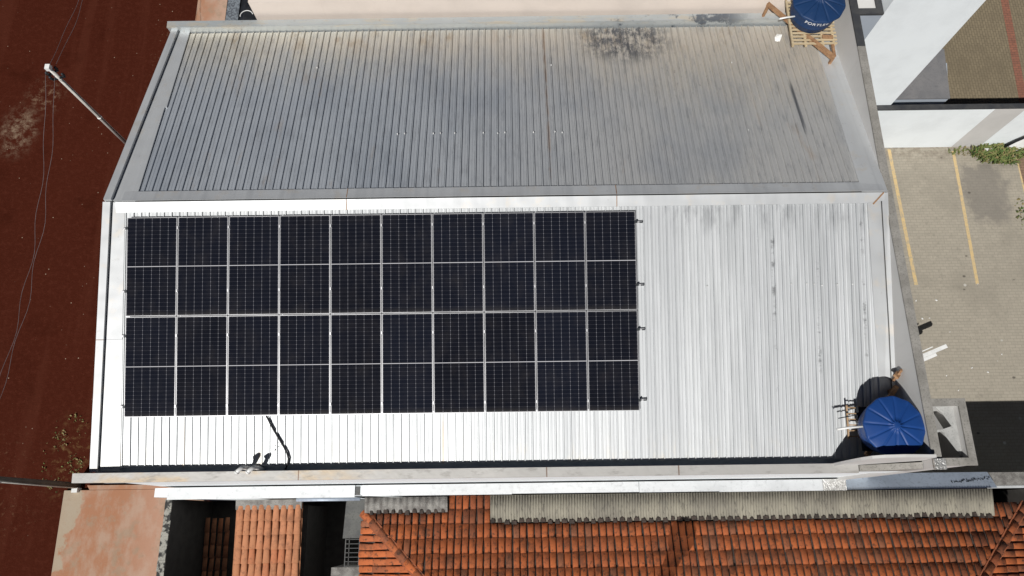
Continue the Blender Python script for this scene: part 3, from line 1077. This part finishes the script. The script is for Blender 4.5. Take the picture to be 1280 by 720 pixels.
flash(11.99, 14.1, -6.37, -6.094, M['white_flash'], .012)
flash(14.104, 16.85, -6.385, -6.094, M['white_flash'], .0)
flash(16.855, 17.47, -6.385, -6.094, M['shiny'], .008)
flash(17.475, 21.66, -6.36, -5.93, M['blue_flash'], -.64, 'blue grey sheet metal capping at the right end', .30)
flash(21.662, 30, -6.29, -5.94, M['mortar'], -.70, 'bare cement capping beyond the blue grey sheet', .05)
m = MB(); m.box(4.462, 4.60, -6.34, -6.12, -4.80, -4.79); m.build('wall_top', M['dark_grey'], BW)
m = MB(); m.box(21.66, 30, -6.36, -6.295, -5.60, -5.53); m.build('edge_strip', M['white_flash'], BW)
# charred smear on the blue sheet: small flaked strip
m = MB()
for k in range(46):
    x = 20.5 + k * .024 + random.uniform(-.03, .03); y = -6.22 + k * .0028 + random.uniform(-.035, .035)
    zz = ZF - .64 + (-5.93 - y) / .43 * .30
    m.box(x, x + random.uniform(.008, .05), y, y + random.uniform(.008, .025), zz - .03, zz + .008)
m.build('flaked_sealant', M['dark_steel'], BW)

# ================================================================== TILE HOUSE TO THE SOUTH
def barrel(m, o, u, v, n, w, L, lift, rnd, mi=0, flat=.8, hk=1.0):
    """one curved clay tile: o = centre of lower end, v points up the slope"""
    seg = 8
    n0 = len(m.v)
    for (t, wid, hh, up) in ((0.0, w * .54, w * .34, lift), (1.0, w * .46, w * .28, 0.0)):
        c = o + v * (L * t) + n * up
        for j in range(seg + 1):
            a = math.pi * j / seg
            m.v.append(c + u * (-math.cos(a) * wid) + n * (max(0, math.sin(a)) ** flat * hh * hk))
    for j in range(seg):
        m.f.append((n0 + j, n0 + j + 1, n0 + seg + 1 + j + 1, n0 + seg + 1 + j)); m.m.append(mi); m.smooth.append(True)
    # front lip (thickness)
    n1 = len(m.v)
    for j in range(seg + 1):
        m.v.append(m.v[n0 + j] - n * .014)
    for j in range(seg):
        m.f.append((n0 + j, n1 + j, n1 + j + 1, n0 + j + 1)); m.m.append(mi); m.smooth.append(False)


def tile_field(m, o, u, v, n, nu, nv, pitch, course, keep, dirty=None, cover=.82, flat=.5, hk=.72):
    for i in range(nu):
        wob = random.uniform(-.008, .008)
        for k in range(nv):
            c = o + u * ((i + .5) * pitch + wob + random.uniform(-.006, .006)) + v * (k * course + random.uniform(-.014, .014))
            mid = c + v * (course * .5)
            if not keep(mid): continue
            uu = (u + v * random.uniform(-.02, .02)).normalized()
            vv = (v + u * random.uniform(-.028, .028)).normalized()
            mi = 1 if (dirty and random.random() < dirty(mid)) else 0
            barrel(m, c + n * random.uniform(.012, .022), uu, vv, n, pitch * cover, course + .05, .026, random, mi, flat, hk)


H = empty('tiled_house', (13, -11, G))
tag(H, 'low house with an old orange clay tile hip roof along the bottom edge', 'house')
HX0, HX1, HY0, HY1 = 4.60, 22.45, -6.78, -15.4
PH = R(15.5)
ZE = -5.32                                 # eave level
m = MB(); m.box(HX0 + .4, HX1 - .4, HY1 + .4, HY0 - .25, G, ZE - .12); m.build('wall', M['dark_grey'], H)
half = (HY0 - HY1) / 2
yr = HY0 - half; zr = ZE + half * math.tan(PH)
ra, rb_ = (HX0 + half, yr, zr), (HX1 - half, yr, zr)
c00, c10, c11, c01 = (HX0, HY0, ZE), (HX1, HY0, ZE), (HX1, HY1, ZE), (HX0, HY1, ZE)
m = MB()                                   # tile bed under the barrels (the pans), dark so the gaps read dark
for q in ((c10, c00, ra, rb_), (c01, c11, rb_, ra)):
    m.quad(*q)
m.poly([c00, c01, ra]); m.poly([c11, c10, rb_])
m.quad((6.85, -6.40, ZE - .10), (8.03, -6.40, ZE - .10), (8.03, HY0, ZE), (6.85, HY0, ZE))
m.build('tile_bed', M['plug'], H)
PIT, CRS = .1915, .385
def dirt_n(p):
    d = .05
    if p.y > -7.2: d += .14
    if p.x < 9 and p.y > -7.3: d += .3
    if p.x > 19: d += .2
    return d
m = MB()                                   # north slope
u = Vector((1, 0, 0)); v = Vector((0, -math.cos(PH), math.sin(PH))); n = Vector((0, math.sin(PH), math.cos(PH)))
def keep_n(p):
    d = HY0 - p.y
    if p.y < yr: return False
    if p.y > HY0: return 6.9 < p.x < 7.98
    return p.x > HX0 + d + .02 and p.x < HX1 - d - .02 and not (p.y > -6.98 and 7.98 < p.x < 21.5)
tile_field(m, Vector((HX0, HY0 + .02, ZE)) - v * CRS, u, v, n, int((HX1 - HX0) / PIT), 13, PIT, CRS, keep_n, dirt_n)
m.build('roof_slope', [M['tile'], M['tile_dirty']], H)
m = MB()                                   # west slope
u = Vector((0, 1, 0)); v = Vector((math.cos(PH), 0, math.sin(PH))); n = Vector((-math.sin(PH), 0, math.cos(PH)))
def keep_w(p):
    d = p.x - HX0
    return d < half and p.y < HY0 - d - .02 and p.y > HY1 + d
tile_field(m, Vector((HX0 - .02, HY1, ZE)), u, v, n, int((HY0 - HY1) / PIT), 12, PIT, CRS, keep_w, lambda p: .12)
m.build('roof_slope', [M['tile'], M['tile_dirty']], H)
m = MB()                                   # east slope
u = Vector((0, -1, 0)); v = Vector((-math.cos(PH), 0, math.sin(PH))); n = Vector((math.sin(PH), 0, math.cos(PH)))
def keep_e(p):
    d = HX1 - p.x
    return d < half and p.y < HY0 - d - .02 and p.y > HY1 + d
tile_field(m, Vector((HX1 + .02, HY0, ZE)), u, v, n, int((HY0 - HY1) / PIT), 12, PIT, CRS, keep_e, lambda p: .4)
m.build('roof_slope', [M['tile'], M['tile_dirty']], H)
m = MB()                                   # south slope
u = Vector((-1, 0, 0)); v = Vector((0, math.cos(PH), math.sin(PH))); n = Vector((0, -math.sin(PH), math.cos(PH)))
def keep_s(p):
    d = p.y - HY1
    return p.y < yr and HX0 + d < p.x < HX1 - d
tile_field(m, Vector((HX1, HY1 - .02, ZE)), u, v, n, int((HX1 - HX0) / PIT), 12, PIT, CRS, keep_s, lambda p: .15)
m.build('roof_slope', [M['tile'], M['tile_dirty']], H)


def hipline(a, b, mat):
    m = MB()
    a, b = Vector(a), Vector(b)
    d = (b - a); Ln = d.length; d.normalize()
    sd = d.cross(Vector((0, 0, 1))).normalized(); nn = sd.cross(d)
    k = int(Ln / .36)
    m.beam(a + nn * .02, b + nn * .02, .25, .06, 2)
    for i in range(k):
        uu = (sd + d * random.uniform(-.04, .04)).normalized()
        barrel(m, a + d * (i * .36) + nn * random.uniform(.03, .05), uu, d, nn, .165, .40, .03, random, 1 if random.random() < .6 else 0)
    return m.build('hip_cap', [M['tile'], M['tile_dirty'], M['tile_dirty']], H)


hipline(c00, ra, None); hipline(c10, rb_, None); hipline(ra, rb_, None); hipline(c11, rb_, None); hipline(c01, ra, None)


def corrugated(name, parent, x0, x1, ya, za, yb, zb, pitch, amp, mat, lab=None):
    m = MB()
    n = int((x1 - x0) / pitch * 6)
    cols = []
    for i in range(n + 1):
        x = x0 + (x1 - x0) * i / n
        h = amp * math.sin(2 * math.pi * (x - x0) / pitch)
        b = len(m.v)
        m.v += [Vector((x, ya, za + h)), Vector((x, yb, zb + h)), Vector((x, ya, za + h - .012)), Vector((x, yb, zb + h - .012))]
        cols.append(b)
    for a, b in zip(cols[:-1], cols[1:]):
        for q in ((a, b, b + 1, a + 1), (a + 2, a + 3, b + 3, b + 2), (a, a + 2, b + 2, b), (a + 1, b + 1, b + 3, a + 3)):
            m.f.append(q); m.m.append(0); m.smooth.append(True)
    o = m.build(name, mat, parent)
    if lab: o['label'] = lab
    return o


corrugated('fibre_cement_strip', H, 8.04, 21.48, -6.385, -5.02, -7.08, -5.14, .0735, .018, M['fibre'])
o = corrugated('fibre_cement_strip', H, 4.66, 6.88, -6.40, -5.10, -6.80, -5.20, .174, .02, M['mortar'], 'darker grey wider ribbed strip above the left hip')
# dark mortar plugs where the first tiles lap over the fibre cement strip
m = MB()
x = 8.1
while x < 21.4:
    b = random.uniform(.055, .085)
    yy = -7.02 + random.uniform(-.02, .035)
    m.hexa([(x - b, yy - .10, -5.17), (x + b, yy - .10, -5.17), (x + b, yy, -5.16), (x - b, yy, -5.16)],
           [(x - b * .8, yy - .10, -5.075), (x + b * .8, yy - .10, -5.075), (x + b * .6, yy, -5.095), (x - b * .6, yy, -5.095)])
    x += PIT
x = 4.85
while x < 6.85:
    b = random.uniform(.05, .08)
    yy = -6.74 + random.uniform(-.03, .03)
    m.hexa([(x - b, yy - .10, -5.25), (x + b, yy - .10, -5.25), (x + b, yy, -5.22), (x - b, yy, -5.22)],
           [(x - b * .8, yy - .10, -5.14), (x + b * .8, yy - .10, -5.14), (x + b * .6, yy, -5.16), (x - b * .6, yy, -5.16)])
    x += PIT
o = m.build('mortar_plugs', M['plug'], H)
o['kind'] = 'stuff'
# a thin cable loop lying on the strip
m = MB()
pts = []
for k in range(30):
    t = R(-150 + k * 11)
    pts.append(Vector((20.05 + .62 * math.cos(t), -6.74 + .21 * math.sin(t), -5.05 - (.12 / .695) * (-6.385 - (-6.74 + .21 * math.sin(t))) + .0)))
m.tube(pts, .008, 5)
tag(m.build('loose_wire', M['black']), 'thin black wire looped on the right end of the fibre cement strip', 'wire')

# stand-in stack added out of view below the frame to cast the tile shadow
zb = ZE + (HY0 + 8.95) * -math.tan(PH)
zb = ZE + (HY0 - (-8.95)) * math.tan(PH)
D = empty('vent_shadow_caster', (12.25, -8.95, zb))
tag(D, 'unseen round headed stack added on the tile roof to cast the shadow on the tiles', 'shadow caster')
m = MB(); m.tube([(12.25, -8.95, zb - .05), (12.25, -8.95, -3.15)], .19, 20); m.build('stack', M['flash'], D)
m = MB()
prof = [(.001, -.38), (.2, -.37), (.30, -.2), (.33, 0), (.30, .19), (.2, .32), (.001, .36)]
m.lathe((12.25, -8.95, -2.95), prof, 40, mod=lambda rr, z, t: (rr * (1 + .03 * math.cos(14 * t)), z)); m.build('head', M['flash'], D)

# ================================================================== PORCH, FRONT WALL AND ALLEY LEFT OF THE TILE HOUSE
F = empty('front_wall', (-1.0, -9, G))
tag(F, 'garden wall with a mottled stone top right of the red stained sidewalk', 'wall')
m = MB(); m.box(-1.06, -.93, -14, -6.34, G, -6.04); m.build('wall', M['shade_dark'], F)  # shade of the inner face is in the wall's dark colour
m = MB()
y = -6.345
while y > -14:
    d = random.uniform(.18, .4)
    m.box(-1.10 + random.uniform(-.01, .01), -.90 + random.uniform(-.015, .015), y - d + .004, y, -6.037, -6.0 + random.uniform(-.012, .012)); y -= d
m.build('wall_top', M['stone'], F)

P = empty('tiled_porch', (1.8, -9, G))
tag(P, 'narrow porch roof of pale orange clay tiles between two dark gaps', 'porch')
m = MB(); m.box(1.0, 2.74, -13.9, -6.55, G, -6.68); m.build('wall', M['shade_dark'], P)
PP = R(5)
m = MB()
u = Vector((1, 0, 0)); v = Vector((0, math.cos(PP), math.sin(PP))); n = Vector((0, -math.sin(PP), math.cos(PP)))
o0 = Vector((.96, -13.96, -6.60))
tile_field(m, o0, u, v, n, 9, 20, .2005, .37, lambda p: p.y < -6.60, None, .88, .7, 1.1)
m.build('roof_slope', M['porch_tile'], P)
m = MB(); m.quad((.93, -13.9, -6.61), (2.78, -13.9, -6.61), (2.78, -6.5, -6.61 + 7.4 * math.tan(PP)), (.93, -6.5, -6.61 + 7.4 * math.tan(PP))); m.build('tile_bed', M['porch_tile'], P)
m = MB(); m.hexa([(.93, -6.66, -6.0), (2.76, -6.66, -6.0), (2.76, -6.40, -6.0), (.93, -6.40, -6.0)], [(.93, -6.66, -5.905), (2.76, -6.66, -5.905), (2.76, -6.40, -5.86), (.93, -6.40, -5.86)])
m.build('mortar_fillet', M['mortar'], P)
m = MB()
tile_field(m, Vector((-.90, -13.9, -9.0)), u, v, n, 4, 20, .2055, .37, lambda p: p.y < -6.9, None, .68)

m.build('lower_tiles', M['porch_tile'], P)

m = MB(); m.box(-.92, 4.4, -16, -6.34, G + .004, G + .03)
tag(m.build('alley_pavement', M['shade_dark']), 'dark shaded ground in the gaps between the porch and its neighbours', kind='structure')

Q = empty('side_wall', (4.2, -7, G))
tag(Q, 'dark grey wall at the left end of the tile house with a small iron grille', 'wall')
m = MB()
m.prism([(3.93, -7.45), (4.46, -7.45), (4.50, -6.42), (3.98, -6.42)], G, -6.0)
m.build('wall', M['dark_grey'], Q)
m = MB()
for k in range(7):
    y = -7.48 - k * .115
    m.beam((4.02, y, -6.0), (4.40, y, -6.0), .018, .018)
m.beam((4.02, -7.46, -6.0), (4.02, -8.2, -6.0), .025, .025); m.beam((4.12, -7.46, -6.0), (4.12, -8.2, -6.0), .018, .018)
m.beam((4.40, -7.46, -6.0), (4.40, -8.2, -6.0), .025, .025)
m.build('grille', M['dark_grey'], Q)
m = MB(); m.box(3.66, 4.44, -9.5, -8.2, G, -6.02); m.build('block', M['mortar'], Q)
m = MB()
m.tube([(2.85, -6.44, -5.06), (3.6, -6.44, -5.07), (4.55, -6.44, -5.08)], .045, 8)
tag(m.build('gutter_pipe', M['blue_flash']), 'grey blue gutter pipe under the flashing above the dark alley', 'gutter pipe')

# ================================================================== NORTH NEIGHBOUR WALL
NW = MB()
NW.box(1.87, 17.45, 6.0, 6.16, G, -.68)
tag(NW.build('neighbour_wall', M['pinkwall']), 'pinkish plastered wall of the next building along the top edge', 'wall')
m = MB()
for k in range(60):
    pass
pts = []
random.seed(3)
gx, gy = 12, 12
n0 = len(m.v)
for j in range(gy + 1):
    for i in range(gx + 1):
        m.v.append(Vector((-1.94 + 3.4 * i / gx, 10.9 + 4 * j / gy, G + .03 + random.uniform(0, .22) * (0 if i in (0, gx) or j in (0, gy) else 1))))
for j in range(gy):
    for i in range(gx):
        a = n0 + j * (gx + 1) + i
        m.f.append((a, a + 1, a + gx + 2, a + gx + 1)); m.m.append(0); m.smooth.append(False)
for i in range(3):
    c = Vector((-1.6 + .2 * i, 12.0 + .12 * i, G + .25))
m.build('black_layer', M['tar'])  # uneven near-black mesh over this bit of ground
tag(bpy.data.objects['black_layer'], 'crumpled black layer on the ground beyond the far left roof corner', 'layer')
m = MB()
m.tube([Vector((-1.55 + .25 * math.cos(R(t)), 11.9 + .25 * math.sin(R(t)), G + .28)) for t in range(20, 200, 15)], .018, 5)
tag(m.build('plastic_hose', M['pvc']), 'short curl of white hose on the black tarp', 'hose')

# ================================================================== NORTH-EAST WHITE BUILDING, LOW WALL, SHED
NB = empty('white_building', (20, 12, G))
tag(NB, 'tall plain white building in the top right corner', 'building')
m = MB(); m.box(19.0, 21.5, 6.105, 22, G, 1.2); m.build('wall', M['white'], NB)
NA = empty('roof_block', (18.2, 7, G))
tag(NA, 'lower grey block with a dark framed flat roof beside the tall white building', 'building')
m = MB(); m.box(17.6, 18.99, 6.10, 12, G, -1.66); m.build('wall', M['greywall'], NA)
m = MB()
m.box(17.55, 18.995, 6.085, 6.27, -1.655, -1.58); m.box(18.82, 18.995, 6.274, 12, -1.655, -1.58); m.box(17.55, 17.72, 6.274, 12, -1.655, -1.58)
m.build('parapet_coping', M['dark_coping'], NA)
m = MB(); m.box(17.722, 18.818, 6.274, 12, -1.655, -1.625); m.build('roof_deck', M['parapet'], NA)

LW = empty('low_wall', (25, 6, G))
tag(LW, 'low white wall with a dark cap along the back of the parking area', 'wall')
m = MB(); m.box(17.6, 25.02, 5.935, 6.095, G, -6.36, 0); m.box(25.024, 26.06, 5.935, 6.095, G, -6.36, 1); m.box(26.064, 40, 5.935, 6.095, G, -6.36, 0)
m.build('wall', [M['white'], M['parapet']], LW)
m = MB(); m.box(17.6, 24.9, 5.92, 6.10, -6.357, -6.30); m.box(24.904, 40, 5.925, 6.10, -6.357, -6.31)
m.build('cap', M['dark_coping'], LW)
SH = empty('grey_shed', (23, 8.5, G))
tag(SH, 'small flat roofed grey shed behind the low wall beside the tall white building', 'shed')
m = MB(); m.prism([(21.6, 6.9), (24.13, 6.9), (24.35, 8.35), (21.6, 8.35)], G, -7.25); m.build('wall', M['greywall'], SH)
m = MB(); m.prism([(21.6, 6.88), (24.15, 6.88), (24.32, 8.9), (21.6, 8.9)], -7.247, -7.19); m.build('roof_slab', simple('grey_roof_slab', (.19, .185, .185), (.15, .15, .155), 2, .9), SH)
m = MB(); m.tube([(26.80, 5.80, G + .15), (27.0, 5.82, -8.4), (27.4, 5.84, -7.7), (28.0, 5.85, -7.4)], .05, 8)
tag(m.build('drain_hose', M['black']), 'thick black hose leaning on the low wall behind the weeds', 'hose')
m = MB(); m.hexa([(26.95, 5.74, G + .03), (27.5, 5.70, G + .03), (27.5, 5.90, G + .03), (26.95, 5.90, G + .03)], [(27.0, 5.86, -8.5), (27.5, 5.86, -8.2), (27.5, 5.90, -8.2), (27.0, 5.90, -8.5)])
tag(m.build('white_board', M['pvc']), 'white board leaning on the low wall right of the weeds', 'board')
for (x, y, s, lb) in ((26.28, 5.72, .16, 'white scrap half buried in the weeds by the low wall'),):
    m = MB(); m.hexa([(x - s, y - .05, G + .03), (x + s, y - .06, G + .03), (x + s, y + .06, G + .03), (x - s, y + .05, G + .03)], [(x - s * .8, y - .04, G + .2), (x + s * .7, y - .05, G + .16), (x + s * .9, y + .05, G + .2), (x - s, y + .05, G + .18)])
    tag(m.build('plastic_scrap', M['pvc']), lb, 'scrap')

# litter on the pavers
m = MB()
for (x, y, q) in ((22.65, .02, .05), (23.35, .03, .07), (22.75, -.62, .06), (23.0, -.60, .04), (23.6, -1.1, .03), (24.1, -2.35, .05), (23.2, -2.6, .04), (24.6, -2.5, .06), (23.5, -3.1, .04), (25.2, -1.9, .04), (24.9, .6, .03)):
    a = random.uniform(0, 3); c = Vector((x, y, G + .023)); e = Vector((math.cos(a), math.sin(a), 0)) * q * .6; f = Vector((-e.y, e.x, 0)) * .6
    m.hexa([c - e - f, c + e - f * .6, c + e * .8 + f, c - e * .7 + f * .8], [c - e - f + Vector((0, 0, .02)), c + e - f * .6 + Vector((0, 0, .01)), c + e * .8 + f + Vector((0, 0, .03)), c - e * .7 + f * .8 + Vector((0, 0, .01))])
tag(m.build('paper_litter', M['pvc']), 'small white paper scraps scattered over the grey parking pavers', 'litter', kind='stuff')
# white awning arms projecting from the east wall, with their shadows on the parking pavers
for (y0, x1, y1, z, w, lb) in ((-3.85, 22.36, -1.97, -7.3, .12, 'upper and longer of the two white beams jutting over the parking pavers'),
                               (-3.98, 21.98, -2.24, -7.3, .10, 'lower and shorter of the two white beams jutting over the parking pavers')):
    m = MB(); m.beam((17.5, y0, z), (x1, y1, z), w, .12)
    if y0 > -3.9: m.beam((21.0, -2.36, z + .03), (21.9, -2.0, z + .03), .03, .08)
    tag(m.build('awning_beam', M['pvc']), lb, 'awning beam', 'white beams on the east wall')

# ================================================================== UTILITY POLES AND CABLES
U1 = empty('utility_pole', (-5.25, 6.20, G))
tag(U1, 'slim pale metal utility pole standing on the red earth at the upper left', 'utility pole')
m = MB(); m.tube([(-5.25, 6.20, G), (-5.25, 6.20, -6.4), (-5.25, 6.20, -3.8)], .07, 12, r2=.055); m.build('shaft', M['pole'], U1)
m = MB()
m.box(-5.32, -5.18, 6.12, 6.28, -3.80, -3.66); m.build('cap', M['pvc'], U1)
m = MB(); m.beam((-5.42, 6.12, -4.25), (-5.05, 6.24, -4.25), .05, .06); m.build('crossarm', M['dark_steel'], U1)
m = MB(); m.beam((-5.40, 6.10, -4.0), (-5.12, 6.3, -4.0), .05, .05); m.build('crossarm', M['dark_steel'], U1)
for (x, y, z) in ((-5.42, 6.12, -4.15), (-5.06, 6.23, -4.15), (-5.38, 6.11, -3.9), (-5.14, 6.29, -3.9)):
    m = MB(); m.lathe((x, y, z - .05), [(.001, 0), (.045, 0), (.05, .03), (.03, .06), (.045, .09), (.02, .12), (.001, .12)], 10); m.build('insulator', M['dark_steel'], U1)
for z in (-6.6,):
    m = MB(); m.tube([(-5.25, 6.20, z - .03), (-5.25, 6.20, z + .03)], .078, 12); m.build('clamp', M['pvc'], U1)
m = MB(); m.tube([(-5.17, 6.16, -4.3), (-5.16, 6.15, -6.5), (-5.16, 6.15, G)], .014, 6); m.build('conduit', M['dark_steel'], U1)

U2 = empty('utility_pole', (-5.35, -5.80, G))
tag(U2, 'thick dark concrete utility pole reaching in from the lower left edge', 'utility pole')
m = MB(); m.tube([(-5.35, -5.80, G), (-5.35, -5.80, -3.3)], .10, 14, r2=.085); m.build('shaft', M['conc_pole'], U2)
m = MB(); m.box(-5.45, -5.25, -5.98, -5.62, -5.05, -4.5); m.build('meter_box', M['black'], U2)
m = MB(); m.beam((-5.35, -6.3, -3.9), (-5.35, -5.3, -3.9), .08, .09); m.build('crossarm', M['dark_steel'], U2)
m = MB(); m.tube([(-5.27, -5.86, -4.8), (-5.25, -5.88, -7), (-5.25, -5.88, G)], .02, 6); m.build('conduit', M['pole'], U2)
m = MB(); m.box(-5.40, -5.22, -6.02, -5.87, G + .0, G + .25); tag(m.build('marker_block', M['pvc']), 'small white block at the foot of the dark pole', 'block')


def cable(a, b, sag, ph, lab, r=.0065, wob=.07):
    m = MB()
    a, b = Vector(a), Vector(b)
    pts = []
    N_ = 40
    for i in range(N_ + 1):
        t = i / N_
        p = a.lerp(b, t); p.z -= sag * 4 * t * (1 - t)
        p.x += wob * math.sin(t * 31 + ph) * math.sin(math.pi * t)
        pts.append(p)
    m.tube(pts, r, 5)
    tag(m.build('power_cable', M['wire']), lab, 'cable', 'overhead cables on the left')


cable((-5.40, 6.10, -3.86), (-5.40, -6.0, -3.86), .98, 0, 'left of the twisted overhead cables between the two poles')
cable((-5.22, 6.12, -4.02), (-5.25, -6.0, -3.86), .90, 2.4, 'right of the twisted overhead cables between the two poles')
cable((-5.40, 6.14, -3.86), (-5.3, 19, -3.9), .95, .6, 'left overhead cable running off the top from the pale pole')
cable((-5.18, 6.22, -3.86), (-5.12, 19, -3.9), .95, 3.0, 'right overhead cable running off the top from the pale pole')

# ================================================================== WEEDS
def weeds(name, cx, cy, rx, ry, n, hmin, hmax, mats, lab, z0=G, dens=None):
    m = MB()
    k = 0
    while k < n:
        a = random.uniform(0, 6.283); r = math.sqrt(random.random())
        x, y = cx + rx * r * math.cos(a), cy + ry * r * math.sin(a)
        if dens and random.random() > dens(x, y): continue
        k += 1
        h = random.uniform(hmin, hmax)
        t = random.uniform(0, 6.283); lean = random.uniform(.3, 1.1)
        d = Vector((math.cos(t), math.sin(t), 0)); s = Vector((-math.sin(t), math.cos(t), 0)) * random.uniform(.012, .04)
        p = Vector((x, y, z0)); q = p + d * h * lean * .5 + Vector((0, 0, h * .7)); e = p + d * h * lean + Vector((0, 0, h * .8))
        mi = random.randrange(len(mats))
        m.quad(p - s * .4, p + s * .4, q + s, q - s, mi)
        m.poly([q - s, q + s, e], mi)
    o = m.build(name, mats)
    tag(o, lab, 'weeds', kind='stuff')


random.seed(11)
M['leaf2'] = simple('yellow_green_leaf', (.16, .18, .055), (.09, .12, .03), 8, .75)
weeds('weeds', 26.62, 5.58, .95, .40, 900, .08, .36, [M['leaf'], M['leaf2'], M['leaf2'], M['dry_leaf']], 'green weeds growing at the foot of the low white wall', G + .02, lambda x, y: (1 - .5 * abs(x - 26.6)) * (.25 + .75 * (math.sin(x * 9 + y * 5) * math.sin(y * 13 - x * 4) > -.15)))
weeds('weeds', 25.3, 5.7, .5, .14, 60, .04, .14, [M['leaf2'], M['dry_leaf']], 'thin dry weeds in the paving joint left of the green weeds', G + .02)
weeds('weeds', 27.0, 3.0, .25, .8, 70, .03, .12, [M['leaf'], M['leaf2'], M['dry_leaf']], 'scattered weeds beside the rightmost yellow line', G + .02)
weeds('weeds', -5.95, -4.7, .75, 1.3, 150, .02, .08, [M['dry_leaf'], M['dry_leaf'], M['leaf2']], 'sparse dry grass on the earth left of the lower roof corner', G, lambda x, y: max(0, math.sin(x * 5 + 1) * math.sin(y * 4)) ** 1.0 + .05)
weeds('weeds', 23.9, -6.75, .6, .3, 260, .1, .4, [M['grey_leaf']], 'grey green plant in the dark gap right of the tile house', -5.6)
# support for that plant: a planter wall
m = MB(); m.box(23.3, 30, -7.2, -6.36, G, -5.6)
tag(m.build('planter_wall', M['shade_dark']), 'dark wall behind the tile house corner carrying a grey green plant', 'wall')
